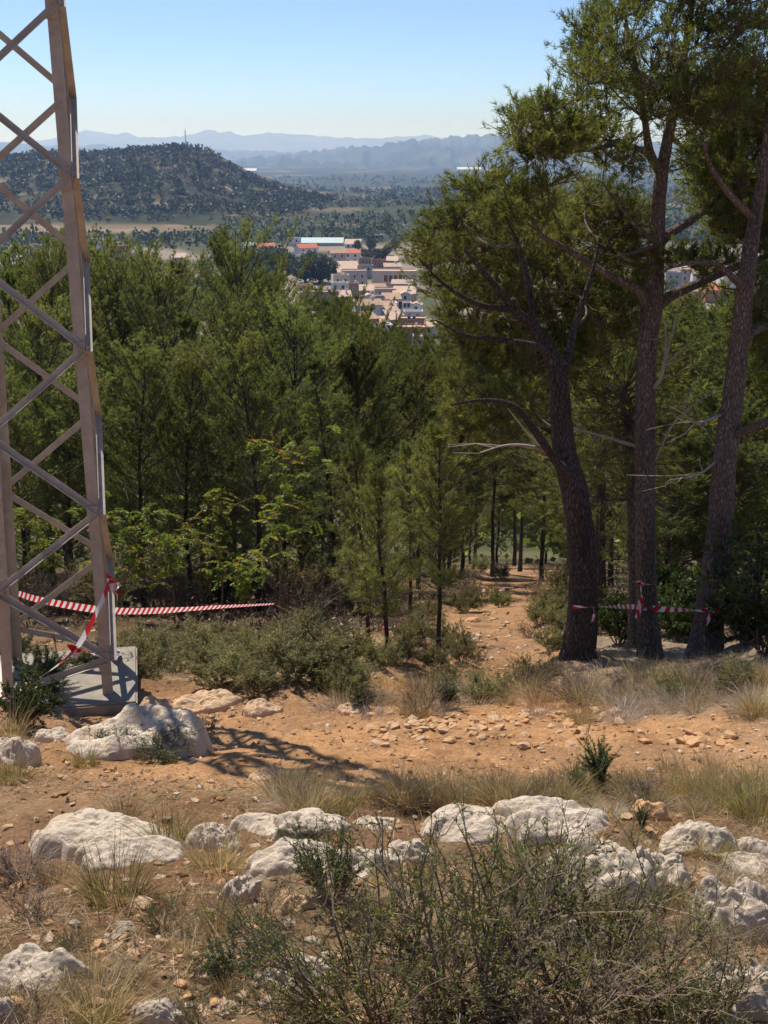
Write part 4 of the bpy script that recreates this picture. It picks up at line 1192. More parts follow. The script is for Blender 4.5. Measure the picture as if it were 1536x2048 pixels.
# ================================================================== GRASS AND SHRUBS
def tuft_mesh(seed, n=110, h=0.32, spread=0.10, mat='straw', w=0.0045, lean=0.55, curl=0.5, name='blades'):
    global rng
    rng = np.random.default_rng(seed)
    a = rng.random(n) * 6.28; r = spread * np.sqrt(rng.random(n)) * .6
    base = np.c_[np.cos(a) * r, np.sin(a) * r, np.full(n, -.02)]
    az = a + rng.normal(0, .6, n); ln = np.abs(rng.normal(0, lean, n)) + .06; L = h * rng.uniform(.45, 1.1, n)
    out = np.c_[np.cos(az), np.sin(az), np.zeros(n)]
    s = np.linspace(0, 1, 5)[None, :, None]
    P = base[:, None] + s * (UP * np.cos(ln)[:, None, None] * L[:, None, None]) + out[:, None] * np.sin(ln)[:, None, None] * L[:, None, None] * s + (out[:, None] * .5 - UP * .55) * (curl * L * rng.uniform(.1, 1, n))[:, None, None] * s ** 2.5
    b = Buf(); ribbons(b, P, w * rng.uniform(.6, 1.3, n))
    return make_mesh(name, b, M[mat])

def shrub_mesh(seed, stems=14, h=0.6, spread=0.45, levels=3, leaf='thorn_leaf', ll=0.014, lw=0.006, dens=1.0, stem='stem', upright=0.9, twig_r=0.006, tuft=False, per=6):
    """woody shrub: stems that fork twice into fine twigs set with small leaves"""
    global rng
    rng = np.random.default_rng(seed)
    b = Buf()
    a = rng.random(stems) * 6.28
    P0 = np.c_[np.cos(a), np.sin(a), np.zeros(stems)] * (rng.random(stems)[:, None] * .12 * spread); P0[:, 2] = -.03
    D = norm(np.c_[np.cos(a) * spread / h, np.sin(a) * spread / h, np.full(stems, 1.0)] * np.c_[rng.uniform(.2, 1.2, (stems, 2)), np.full(stems, upright)] + rng.normal(0, .12, (stems, 3)))
    L = h * rng.uniform(.45, .8, stems); R_ = np.full(stems, twig_r)
    TW = []
    for lev in range(levels):
        n = len(P0)
        mid = P0 + D * L[:, None] * .5 + rng.normal(0, .07, (n, 3)) * L[:, None]
        end = P0 + D * L[:, None] + UP * (.06 * L)[:, None] + rng.normal(0, .06, (n, 3)) * L[:, None]
        P = np.stack([P0, mid, end], 1)
        tubes(b, P, np.stack([R_, R_ * .8, R_ * .5], 1), 3 if lev else 4, m=0)
        if lev >= levels - 2: TW.append(P)
        if lev == levels - 1: break
        k = 5 if lev == 0 else 4
        src = np.repeat(np.arange(n), k); u = rng.uniform(.3, 1, len(src))
        q = np.where((u < .5)[:, None], P0[src] + (mid - P0)[src] * (u * 2)[:, None], mid[src] + (end - mid)[src] * (u * 2 - 1)[:, None])
        D = norm(D[src] + rng.normal(0, .55, (len(src), 3)) + UP * .12); L = L[src] * rng.uniform(.35, .7, len(src)); R_ = R_[src] * .55
        P0 = q
    TW = np.concatenate(TW); n = len(TW)
    m = int(9 * dens)
    u = rng.random((n, m)); src = np.repeat(np.arange(n), m); u = u.ravel()
    C = np.where((u < .5)[:, None], TW[src, 0] + (TW[src, 1] - TW[src, 0]) * (u * 2)[:, None], TW[src, 1] + (TW[src, 2] - TW[src, 1]) * (u * 2 - 1)[:, None])
    dr = norm(TW[src, 2] - TW[src, 0]) + rng.normal(0, .8, (len(src), 3))
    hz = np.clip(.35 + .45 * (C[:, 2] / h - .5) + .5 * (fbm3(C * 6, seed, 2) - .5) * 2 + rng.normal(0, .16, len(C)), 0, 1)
    if tuft: needles(b, C, dr, per, ll, lw, 1, .6, hz)
    else: leaves(b, C, dr, ll * rng.uniform(.6, 1.4, len(C)), lw, 1, hz)
    return make_mesh('shrub_growth', b, [M[stem], M[leaf]])

def put_plant(name, part, me, px, py, label, cat, group=None, s=1.0, sz=None, p=None):
    p = at(px, py) if p is None else p
    t = thing(name, p, label, cat, group, random.uniform(0, 6.28))
    t.scale = (s, s, sz or s)
    link(part, me, t)
    return t

random.seed(91)
T_STRAW = [tuft_mesh(500 + k, 260, .30, .14, 'straw', .0032) for k in range(3)]
T_GREEN = [tuft_mesh(510 + k, 280, .30, .15, 'green_blade', .0034) for k in range(4)]
T_GREY = [tuft_mesh(520 + k, 190, .26, .20, 'grey_dead', .0035, .8, .7) for k in range(3)]
T_ORANGE = [tuft_mesh(530 + k, 240, .17, .20, 'orange_dry', .003, 1.0, .8) for k in range(2)]

def tuft(px, py, hpx, kind, label, group=None):
    ms = {'s': T_STRAW, 'g': T_GREEN, 'd': T_GREY, 'o': T_ORANGE}[kind]
    p = at(px, py); s = hpx / ppm(p) / .28
    return put_plant('grass_tuft', 'blades', random.choice(ms), px, py, label, 'grass tuft', group, s * 1.05, s, p)
for px, py, hp, k, lab in [
    (235, 1800, 150, 'g', 'largest green and straw tussock in front of the long white ledge'),
    (345, 1690, 110, 'g', 'arching green tussock between two ends of the white ledge'),
    (245, 1640, 85, 's', 'straw tuft on the bare soil above the white ledge'),
    (435, 1738, 120, 's', 'wispy straw tuft below the pale broken rock'),
    (425, 1880, 115, 's', 'sparse brown tuft above a green herb'),
    (190, 2040, 160, 's', 'brown grass clump beside the broad pitted rock'),
    (35, 1755, 110, 'd', 'silvery grey-green clump at the end of the white ledge'),
    (110, 1760, 80, 's', 'thin dry clump beside the silvery grey clump'),
    (25, 1560, 75, 'g', 'short bright green tuft in front of the white limestone block'),
    (170, 1530, 55, 'g', 'small green tuft at the foot of the big limestone hump'),
    (20, 1470, 90, 's', 'pale straw tuft by the bush at the pylon base'),
    (615, 1630, 95, 's', 'brown-tipped tuft behind the low white ledge'),
    (680, 1630, 70, 'g', 'dark green tuft behind the low white ledge'),
    (870, 1610, 100, 's', 'tall straw tuft above the white arching rock'),
    (960, 1600, 80, 'g', 'green-grey tuft beside the track above the arching rock'),
    (1100, 1610, 85, 'g', 'dark-centred tussock beside the rosemary sprig'),
    (1520, 1640, 130, 'g', 'tall green tussock beside the ochre-stained cleft rock'),
    (1430, 1712, 70, 'g', 'drooping green tuft growing on the cleft rock'),
    (1290, 1620, 80, 'd', 'dead silver grass mound next to the orange weed'),
    (1220, 1630, 65, 'd', 'grey matted grass behind the smooth white rock'),
    (1330, 1655, 70, 'o', 'bright orange dry weed next to the cleft rock'),
    (1275, 1580, 80, 'o', 'tall rusty dry weed beside the rosemary sprig'),
    (1050, 1590, 70, 'o', 'ochre dry weed behind the dark-centred tussock'),
    (1340, 1545, 60, 's', 'straw tuft below the small stone heap'),
    (1430, 1540, 60, 's', 'thin straw tuft beyond the small stone heap'),
]: tuft(px, py, hp, k, lab)
LG = 'pale dead grass clump on the bank below the taped pines'
for _ in range(46):
    px = random.uniform(1130, 1560); py = random.uniform(1335, 1440) + max(0, (1330 - px) * .12)
    tuft(px, py, random.uniform(35, 75), random.choice('ddds'), LG, 'dead grass clumps on the bank')
LG2 = 'thin dry grass tuft along the edge of the orange track'
for _ in range(34):
    px = random.uniform(600, 1536); py = random.choice([random.gauss(1400, 18), random.gauss(1590, 18), random.gauss(1580, 20)])
    tuft(px, py, random.uniform(35, 70), random.choice('sssgd'), LG2, 'dry tufts along the track')
LG5 = 'pale dry grass clump in the belt of dead growth beyond the orange track'
for _ in range(56):
    px = random.uniform(640, 1545); py = random.gauss(1398, 20) + (1100 - px) * .02
    tuft(px, py, random.uniform(38, 75), random.choice('sssddo'), LG5, 'dry clumps beyond the track')
LG6 = 'dry grass clump in the belt above the row of white rocks'
for _ in range(56):
    px = random.uniform(560, 1545); py = random.gauss(1600, 17)
    tuft(px, py, random.uniform(45, 90), random.choice('ssssdog'), LG6, 'dry clumps above the white rocks')
LG3 = 'small dry tuft among the stones of the brown soil'
for _ in range(40):
    px = random.uniform(-20, 1536); py = random.uniform(1700, 2060)
    tuft(px, py, random.uniform(40, 80), random.choice('ssgd'), LG3, 'small tufts on the brown soil')
LG4 = 'dead grass tuft in the dry litter between the white boulders'
for _ in range(30):
    px = random.uniform(1150, 1560); py = random.uniform(1690, 2040)
    tuft(px, py, random.uniform(40, 90), random.choice('ssdd'), LG4, 'dead grass between the white boulders')

# --- shrubs
SH_THORN = [shrub_mesh(600 + k, 20, .62, .55, 3, 'thorn_leaf', .017, .006, 1.3) for k in range(3)]
SH_GREEN = [shrub_mesh(610 + k, 18, .40, .36, 3, 'rosemary', .016, .006, 1.6, twig_r=.004) for k in range(2)]
SH_GREY = [shrub_mesh(620 + k, 20, .8, .60, 3, 'grey_leaf', .045, .013, 2.4, twig_r=.007) for k in range(3)]
SH_ROSE = [shrub_mesh(630 + k, 14, .6, .20, 2, 'rosemary', .035, .006, 4.0, upright=1.6, tuft=True, per=3) for k in range(2)]
SH_OAK = [shrub_mesh(640 + k, 18, 1.3, .9, 3, 'oak_leaf', .07, .045, 2.0, twig_r=.012) for k in range(2)]
SH_DEAD = [shrub_mesh(650 + k, 16, .8, .75, 3, 'brown_dead', .03, .008, .6, stem='stem', twig_r=.007) for k in range(2)]
SH_SILVER = [shrub_mesh(660, 16, .30, .30, 3, 'grey_dead', .012, .003, .9, stem='stem', twig_r=.0035)]

def shrub(ms, px, py, hpx, label, group=None, wide=1.0, base_h=.62, name='shrub'):
    p = at(px, py); s = hpx / ppm(p) / base_h
    return put_plant(name, 'foliage', random.choice(ms) if isinstance(ms, list) else ms, px, py, label, 'shrub', group, s * wide, s, p)
shrub(SH_THORN[0], 960, 2020, 400, 'biggest thorny olive-green shrub sprawling below the white arching rock', wide=1.15)
shrub(SH_THORN[1], 1180, 2045, 330, 'brownish thorny shrub in front of the large weathered boulder', wide=1.25)
shrub(SH_THORN[2], 760, 2055, 320, 'loose thorny shrub with bare twigs beside the smooth wedge of rock', wide=1.2)
shrub(SH_THORN[0], 850, 1905, 250, 'bright green thorny shrub reaching over the flat slab', wide=1.2)
shrub(SH_THORN[2], 1330, 2060, 250, 'low tangled thorny shrub beside the creamy boulder', wide=1.3)
shrub(SH_THORN[1], 1060, 1860, 230, 'dry-topped thorny shrub against the smooth white rock', wide=1.1)
shrub(SH_DEAD[0], 900, 2075, 190, 'bare brown twiggy shrub under the biggest thorny shrub', wide=1.6, base_h=.8)
shrub(SH_DEAD[1], 1100, 2080, 190, 'tangle of dead brown twigs under the brownish thorny shrub', wide=1.6, base_h=.8)
shrub(SH_GREEN[0], 490, 1950, 130, 'low feathery green herb in front of the sparse brown tuft', wide=1.3, base_h=.4)
shrub(SH_GREEN[1], 600, 1680, 40, 'tiny green cushion plant on the low white ledge', wide=1.6, base_h=.4)
shrub(SH_GREEN[0], 660, 1800, 180, 'upright dark-stemmed herb at the edge of the flat slab', wide=.7, base_h=.4)
shrub(SH_GREEN[1], 400, 1480, 50, 'small green shrub at the end of the big limestone hump', wide=1.4, base_h=.4)
shrub(SH_GREEN[0], 320, 1520, 60, 'green cushion shrub in front of the big limestone hump', wide=1.8, base_h=.4)
shrub(SH_GREEN[1], 235, 1500, 60, 'dark little shrub in the pylon shadow by the limestone hump', wide=1.4, base_h=.4)
shrub(SH_ROSE[0], 1200, 1580, 140, 'upright rosemary sprig standing alone beside the orange track', wide=1.1, base_h=.75)
shrub(SH_ROSE[1], 1150, 1590, 85, 'shorter rosemary shoot next to the upright sprig', wide=1.0, base_h=.75)
shrub(SH_ROSE[0], 1285, 1660, 70, 'dark rosemary shoot between smooth rock and orange weed', wide=.9, base_h=.75)
shrub(SH_ROSE[1], 720, 1425, 75, 'bright rosemary bush on the far edge of the track', wide=1.6, base_h=.75)
shrub(SH_ROSE[0], 890, 1420, 90, 'spindly grey-green rosemary in dry grass beyond the track', wide=1.3, base_h=.75)
shrub(SH_DEAD[0], 850, 1430, 70, 'dry twiggy shrub beside the spindly rosemary', wide=1.1, base_h=.8)
shrub(SH_SILVER, 1290, 1612, 55, 'silver dead cushion shrub near the orange weed', wide=1.3, base_h=.3)
shrub(SH_SILVER, 45, 1760, 90, 'silver-leaved cushion shrub at the end of the white ledge', wide=1.2, base_h=.3)
shrub(SH_OAK[0], 60, 1455, 95, 'dark reddish bush at the foot of the pylon footing', wide=1.0, base_h=1.3)
shrub(SH_ROSE[1], 90, 1400, 140, 'feathery green bush growing through the pylon base', wide=1.8, base_h=.75)
shrub(SH_ROSE[0], 155, 1385, 130, 'grey-green bush between the pylon legs', wide=1.7, base_h=.75)
shrub(SH_ROSE[1], 35, 1345, 130, 'green bush behind the far pylon leg', wide=1.8, base_h=.75)
LB = 'grey-green rosemary-like scrub bush below the long sagging tape'
for px, py, h in [(290, 1355, 85), (350, 1345, 90), (420, 1335, 85), (480, 1365, 90), (530, 1340, 90), (590, 1355, 110), (640, 1330, 115), (560, 1300, 70), (460, 1300, 65), (380, 1300, 65), (300, 1310, 70), (660, 1370, 90), (610, 1270, 60), (250, 1330, 90), (520, 1385, 70), (430, 1375, 70)]:
    LB = 'grey-green scrub bush between the pylon footing and the bright sapling' if px < 400 else 'grey-green scrub bush below the middle of the sagging tape' if px < 545 else 'tall grey-green scrub bush near the end of the sagging tape'
    shrub(SH_GREY, px, py, h, LB, 'scrub bushes below the tape', 1.35, .95)
LB = 'low scrub bush in the shade under the front row of young pines'
for _ in range(34):
    px = random.uniform(-20, 780); y = random.uniform(22, 31)
    q = at_y(px, 1200, y); q[2] = float(gz(q[0], y))
    put_plant('shrub', 'foliage', random.choice(SH_GREY[:2] + SH_DEAD * 3), 0, 0, LB, 'shrub', 'shaded scrub under the young pines', random.uniform(.9, 1.7), None, q)
LB = 'dark evergreen bush growing at the feet of the taped pines'
for px, py, h in [(1490, 1290, 150), (1530, 1305, 190), (1475, 1262, 120), (1360, 1285, 120), (1235, 1290, 110), (1345, 1270, 160), (1550, 1280, 240), (1225, 1270, 100)]:
    LB = 'dark evergreen bush between the curving and the forked pine' if px < 1290 else 'dark evergreen bush between the forked and the leaning pine' if px < 1400 else 'dark evergreen bush beyond the leaning pine'
    shrub(SH_OAK, px, py, h, LB, 'evergreen bushes at the taped pines', 1.0, 1.5)
LB = 'dry brush beside the path between the pines'
for px, py, h in [(1105, 1235, 75), (1120, 1265, 60), (1085, 1215, 60), (800, 1330, 70), (840, 1318, 60), (925, 1325, 60), (700, 1330, 80), (760, 1340, 70), (1070, 1190, 50), (930, 1170, 45), (1000, 1160, 40), (960, 1200, 60), (930, 1225, 60), (1000, 1215, 45), (1080, 1250, 60), (1060, 1275, 45), (900, 1300, 70), (870, 1335, 60), (960, 1330, 45), (1100, 1300, 60), (830, 1290, 70), (800, 1280, 80), (850, 1250, 60), (1120, 1190, 70), (1140, 1215, 90), (1080, 1150, 40), (960, 1145, 40), (1150, 1160, 60)]:
    shrub(SH_GREY + SH_DEAD, px, py, h, LB, 'dry brush beside the path', 1.1, .95)

LB = 'low dry twiggy bush in the belt of dead growth beyond the orange track'
for _ in range(16):
    shrub(SH_DEAD + SH_GREY, random.uniform(640, 1500), random.gauss(1392, 16), random.uniform(45, 80), LB, 'dry bushes beyond the track', 1.3, .95)
LB = 'low dry twiggy bush among the grass above the row of white rocks'
for _ in range(12):
    shrub(SH_DEAD + SH_SILVER, random.uniform(560, 1500), random.gauss(1602, 14), random.uniform(35, 65), LB, 'dry bushes above the white rocks', 1.2, .8)
LB = 'small dead twiggy bush on the brown soil below the row of white rocks'
for px, py, h in [(60, 1850, 80), (330, 1860, 90), (150, 1900, 70), (520, 1860, 90), (560, 2040, 120), (400, 2050, 100), (60, 2050, 90), (1250, 1900, 110), (1420, 1910, 80), (1300, 1860, 90), (700, 1850, 110), (1380, 2050, 120)]:
    shrub(SH_DEAD + SH_THORN, px, py, h, LB, 'dead bushes below the white rocks', 1.2, .75)

# --- saplings with long compound leaves
def sapling(seed, px, py, top_px, top_py, label):
    global rng
    rng = np.random.default_rng(seed)
    p = at(px, py); top = at_y(top_px, top_py, p[1]) - p
    t = thing('leafy_sapling', p, label, 'sapling')
    P = catmull([np.array([0, 0, -.1]), top * .35 + rng.normal(0, .08, 3), top * .7 + rng.normal(0, .1, 3), top], 6)
    b = Buf(); tubes(b, P, np.linspace(.022, .007, len(P)), 6)
    nodes = [P[len(P) // 2:]]
    for _ in range(7):
        i = rng.integers(len(P) // 3, len(P) - 1); d = norm(np.array([rng.normal(), rng.normal(0, .5), rng.uniform(.4, 1.1)])); L = rng.uniform(.4, .95)
        q = P[i] + np.array([0, .5, 1])[:, None] * d * L + np.array([0, .05, .16])[:, None] * UP * L
        tubes(b, q, [.010, .007, .004], 4); nodes.append(q[1:])
    obj('stem', b, M['stem'], t, True)
    lf = Buf()
    nd = np.concatenate(nodes)
    for q in nd:
        for _ in range(rng.integers(2, 4)):
            a = rng.random() * 6.28; e1 = np.array([math.cos(a), math.sin(a), rng.uniform(-.05, .55)]); L = rng.uniform(.18, .34)
            s = np.linspace(.15, 1, 9)[:, None]
            rach = q + e1 * L * s - UP * (.14 * s ** 2)
            sd = norm(np.cross(e1, UP))
            C = np.vstack([rach, rach, rach[-1:]]); D = np.vstack([sd + e1 * .4 - UP * .35] * 9 + [-sd + e1 * .4 - UP * .35] * 9 + [e1 - UP * .4]).reshape(-1, 3)
            leaves(lf, C, D + rng.normal(0, .12, D.shape), .085 * rng.uniform(.7, 1.2, len(C)), .032, 0, np.clip(np.full(len(C), rng.uniform(.1, .95)) + rng.normal(0, .08, len(C)), 0, 1))
    obj('leaves', lf, M['bright_leaf'], t)
sapling(701, 440, 1250, 440, 985, 'bright green sapling with drooping feathered leaves behind the sagging tape')
sapling(702, 560, 1262, 590, 885, 'tallest feather-leaved sapling where the sagging tape ends')
sapling(703, 350, 1245, 330, 1070, 'short feather-leaved sapling with reddish tips near the pylon')
sapling(704, 250, 1240, 240, 1065, 'thin bright sapling just beyond the near pylon leg')
sapling(705, 500, 1255, 480, 1120, 'low bushy feather-leaved sapling under the tape')
sapling(706, 80, 1240, 70, 1030, 'leafy sapling seen through the pylon lattice')

# --- litter: fallen blades and twigs nobody could count
def litter():
    global rng
    rng = np.random.default_rng(808)
    n = 62000
    y = 3.0 + 15 * rng.random(n) ** 1.5; x = (rng.random(n) - .5) * 2 * (.36 * y + .3)
    m = path_mask(x, y); patch = fbm(x * 1.1, y * 1.1, 71, 3) + .18 * sstep(1, 3, x)
    k = rng.random(n) < (1 - .96 * m) * sstep(.36, .58, patch)
    x, y = x[k], y[k]; n = len(x)
    a = rng.random(n) * 6.28; L = rng.uniform(.04, .16, n); up = np.abs(rng.normal(0, .45, n))
    d = np.c_[np.cos(a), np.sin(a), up]; s = np.linspace(0, 1, 3)[None, :, None]
    P = np.c_[x, y, gz(x, y) + .004][:, None] + norm(d)[:, None] * L[:, None, None] * s + np.array([0, 0, -.25]) * L[:, None, None] * s ** 2 * up[:, None, None]
    b = Buf(); ribbons(b, P, rng.uniform(.0025, .005, n))
    tag(obj('dry_grass', b, M['straw']), 'thin scattered dry grass and stalks over the soil', 'grass', kind='stuff')
    # dark litter and low scrub on the forest floor
    n = 44000
    y = 19 + 45 * rng.random(n) ** 1.4; x = (rng.random(n) - .5) * 2 * (.37 * y + 1)
    k = (rng.random(n) < 1 - path_mask(x, y)) & (fbm(x * .6, y * .6, 73, 3) > .40)
    x, y = x[k], y[k]; n = len(x)
    D = norm(rng.normal(size=(n, 3)) + UP * .8); h = rng.random(n) ** 2 * .5 * sstep(.4, .7, fbm(x * .6, y * .6, 73, 3))
    b = Buf(); leaves(b, np.c_[x, y, gz(x, y) + .01 + h], D, rng.uniform(.06, .16, n), rng.uniform(.02, .05, n), 0)
    tag(obj('undergrowth', b, M['brown_dead']), 'tangled brown undergrowth on the floor of the pine stand', 'undergrowth', kind='stuff')
litter()
# ================================================================== TOWN
for nm, c in {'white_wall': (.74, .72, .70), 'cream_wall': (.62, .54, .42), 'pink_wall': (.60, .46, .40), 'brick_wall': (.40, .19, .12), 'brown_wall': (.36, .25, .18), 'grey_wall': (.42, .40, .38), 'ochre_wall': (.56, .40, .25)}.items():
    M[nm] = plain(nm, c, 0.9, 0.12, 0.5)
M['red_roof'] = plain('red_tile_roof', (.55, .17, .09), 0.85, 0.2, 1.2)
M['brown_roof'] = plain('old_tile_roof', (.46, .30, .19), 0.9, 0.25, 1.0)
M['tan_roof'] = plain('pale_tile_roof', (.56, .40, .30), 0.9, 0.2, 1.0)
M['flat_roof'] = plain('flat_terrace_roof', (.55, .38, .29), 0.9, 0.2, 0.8)
M['teal_roof'] = plain('sheet_metal_roof', (.50, .60, .60), 0.5, 0.1, 0.6)
M['pane'] = plain('dark_window', (.04, .045, .055), 0.25, 0.2, 1.0)
M['shutter'] = plain('brown_shutter', (.22, .10, .06), 0.7, 0.2, 1.0)

def prism(b, prof, x0, x1):
    """profile in (y,z) swept along x"""
    n = len(prof)
    v = [(x0, y, z) for y, z in prof] + [(x1, y, z) for y, z in prof]
    b.add(v, [[i, (i + 1) % n, n + (i + 1) % n, n + i] for i in range(n)])
    if n == 4: b.f.append(np.array([[3, 2, 1, 0], [4, 5, 6, 7]]) + b.n - 8); b.m.append(np.zeros(2, np.int32))
    else:
        tri = [[0, i + 1, i] for i in range(1, n - 1)] + [[n, n + i, n + i + 1] for i in range(1, n - 1)]
        b.f.append(np.array(tri) + b.n - 2 * n); b.m.append(np.zeros(len(tri), np.int32))

TOWN_SEEN = []
def house(x0, x1, yt, yb, wall, roof, rtype, label, rot=0.0, dep=None, wins=None, dbase=14, name='house', cat='house', group=None, shut='pane', chim=False, yd=None):
    """photo box of what shows: left, right, top and visible bottom; the foot lies dbase pixels lower, hidden behind the next roof"""
    cx = (x0 + x1) / 2
    foot = at_y(cx, yb + dbase, yd) if yd else None
    p = at(cx, yb + dbase) if foot is None else np.array([foot[0], yd, float(gz(foot[0], yd))])
    s = ppm(p); w = (x1 - x0) / s; H = (yb + dbase - yt) / s if foot is None else max(3.0, EYE + ray(cx, yt)[2] * (yd / ray(cx, yt)[1]) - p[2])
    dep = dep or min(max(w * .8, 6), 12)
    t = thing(name, (p[0], p[1] + dep / 2, p[2] - .3), label, cat, group, rot)
    hw, hd = w / 2, dep / 2
    pitch = .38
    b = Buf()
    if rtype == 'flat':
        box(b, (-hw, -hd, 0), (hw, hd, H - .35)); obj('wall', b, M[wall], t)
        b = Buf(); th = .22
        box(b, (-hw, -hd, H - .34), (hw, -hd + th, H + .3)); box(b, (-hw, hd - th, H - .34), (hw, hd, H + .3)); box(b, (-hw, -hd + th, H - .34), (-hw + th, hd - th, H + .3)); box(b, (hw - th, -hd + th, H - .34), (hw, hd - th, H + .3))
        obj('parapet', b, M[wall], t)
        b = Buf(); box(b, (-hw + th, -hd + th, H - .34), (hw - th, hd - th, H - .18)); obj('roof', b, M[roof], t)
        Hw = H - .4
    elif rtype == 'gable':      # ridge along x, a slope towards the street
        rise = hd * pitch * 1.15; Hw = H - rise
        prism(b, [(-hd, 0), (hd, 0), (hd, Hw), (0, H), (-hd, Hw)], -hw, hw); obj('wall', b, M[wall], t)
        b = Buf(); e = .4
        k = rise / hd
        prism(b, [(-hd - e, Hw - e * k + .03), (0, H + .03), (0, H + .25), (-hd - e, Hw - e * k + .25)], -hw - e, hw + e)
        prism(b, [(0, H + .03), (hd + e, Hw - e * k + .03), (hd + e, Hw - e * k + .25), (0, H + .25)], -hw - e, hw + e)
        ro = obj('roof', b, M[roof], t)
    elif rtype == 'shed':       # one slope falling to the street
        rise = dep * .30; Hw = H - rise
        prism(b, [(-hd, 0), (hd, 0), (hd, H), (-hd, Hw)], -hw, hw); obj('wall', b, M[wall], t)
        b = Buf(); prism(b, [(-hd - .35, Hw - .08), (hd + .2, H + .09), (hd + .2, H + .29), (-hd - .35, Hw + .12)], -hw - .3, hw + .3); ro = obj('roof', b, M[roof], t)
    elif rtype == 'front':      # gable end to the street
        rise = hw * .42; Hw = H - rise
        v = [(-hw, 0), (hw, 0), (hw, Hw), (0, H), (-hw, Hw)]
        n = 5; vv = [(x, -hd, z) for x, z in v] + [(x, hd, z) for x, z in v]
        b.add(vv, [[i, (i + 1) % n, n + (i + 1) % n, n + i] for i in range(n)]); b.f.append(np.array([[0, 1, 2], [0, 2, 3], [0, 3, 4], [5, 7, 6], [5, 8, 7], [5, 9, 8]]) + b.n - 10); b.m.append(np.zeros(6, np.int32))
        obj('wall', b, M[wall], t)
        b = Buf(); k = rise / hw
        for sgn in (-1, 1):
            q = [(0, H + .03), (sgn * (hw + .4), Hw - .4 * k + .03), (sgn * (hw + .4), Hw - .4 * k + .25), (0, H + .25)]
            vv = [(x, -hd - .3, z) for x, z in q] + [(x, hd + .3, z) for x, z in q]
            b.add(vv, [[0, 1, 2, 3], [7, 6, 5, 4], [0, 4, 5, 1], [1, 5, 6, 2], [2, 6, 7, 3], [3, 7, 4, 0]])
        ro = obj('roof', b, M[roof], t)
    if chim:
        b = Buf(); box(b, (hw * .3, -.4, H - .6), (hw * .3 + .7, .3, H + 1.1)); obj('chimney', b, M['white_wall'], t)
    if wins is None:
        nwin = max(1, int(w / 3.4)); hz = (dbase + (yb - yt) * .45) / s
        wins = [((k + .5) / nwin * 2 - 1, min(hz, Hw - 1.8), .95, 1.35) for k in range(nwin)]
        if Hw > 6.2: wins += [((k + .5) / nwin * 2 - 1, min(hz, Hw - 1.8) - 2.9, .95, 1.35) for k in range(nwin)]
    for u, z, ww, wh in wins:
        if z < .3: continue
        x = u * hw * .92
        b = Buf(); f = .13
        y0 = -hd - .07
        for q in [((x - ww / 2 - f, z - f), (x + ww / 2 + f, z)), ((x - ww / 2 - f, z + wh), (x + ww / 2 + f, z + wh + f)), ((x - ww / 2 - f, z), (x - ww / 2, z + wh)), ((x + ww / 2, z), (x + ww / 2 + f, z + wh))]:
            box(b, (q[0][0], y0, q[0][1]), (q[1][0], -hd + .02, q[1][1]))
        wo = obj('window', b, M['white_wall' if wall != 'white_wall' else 'cream_wall'], t)
        b = Buf(); box(b, (x - ww / 2, -hd - .03, z), (x + ww / 2, -hd + .02, z + wh)); obj('pane', b, M[shut], wo)
    return t

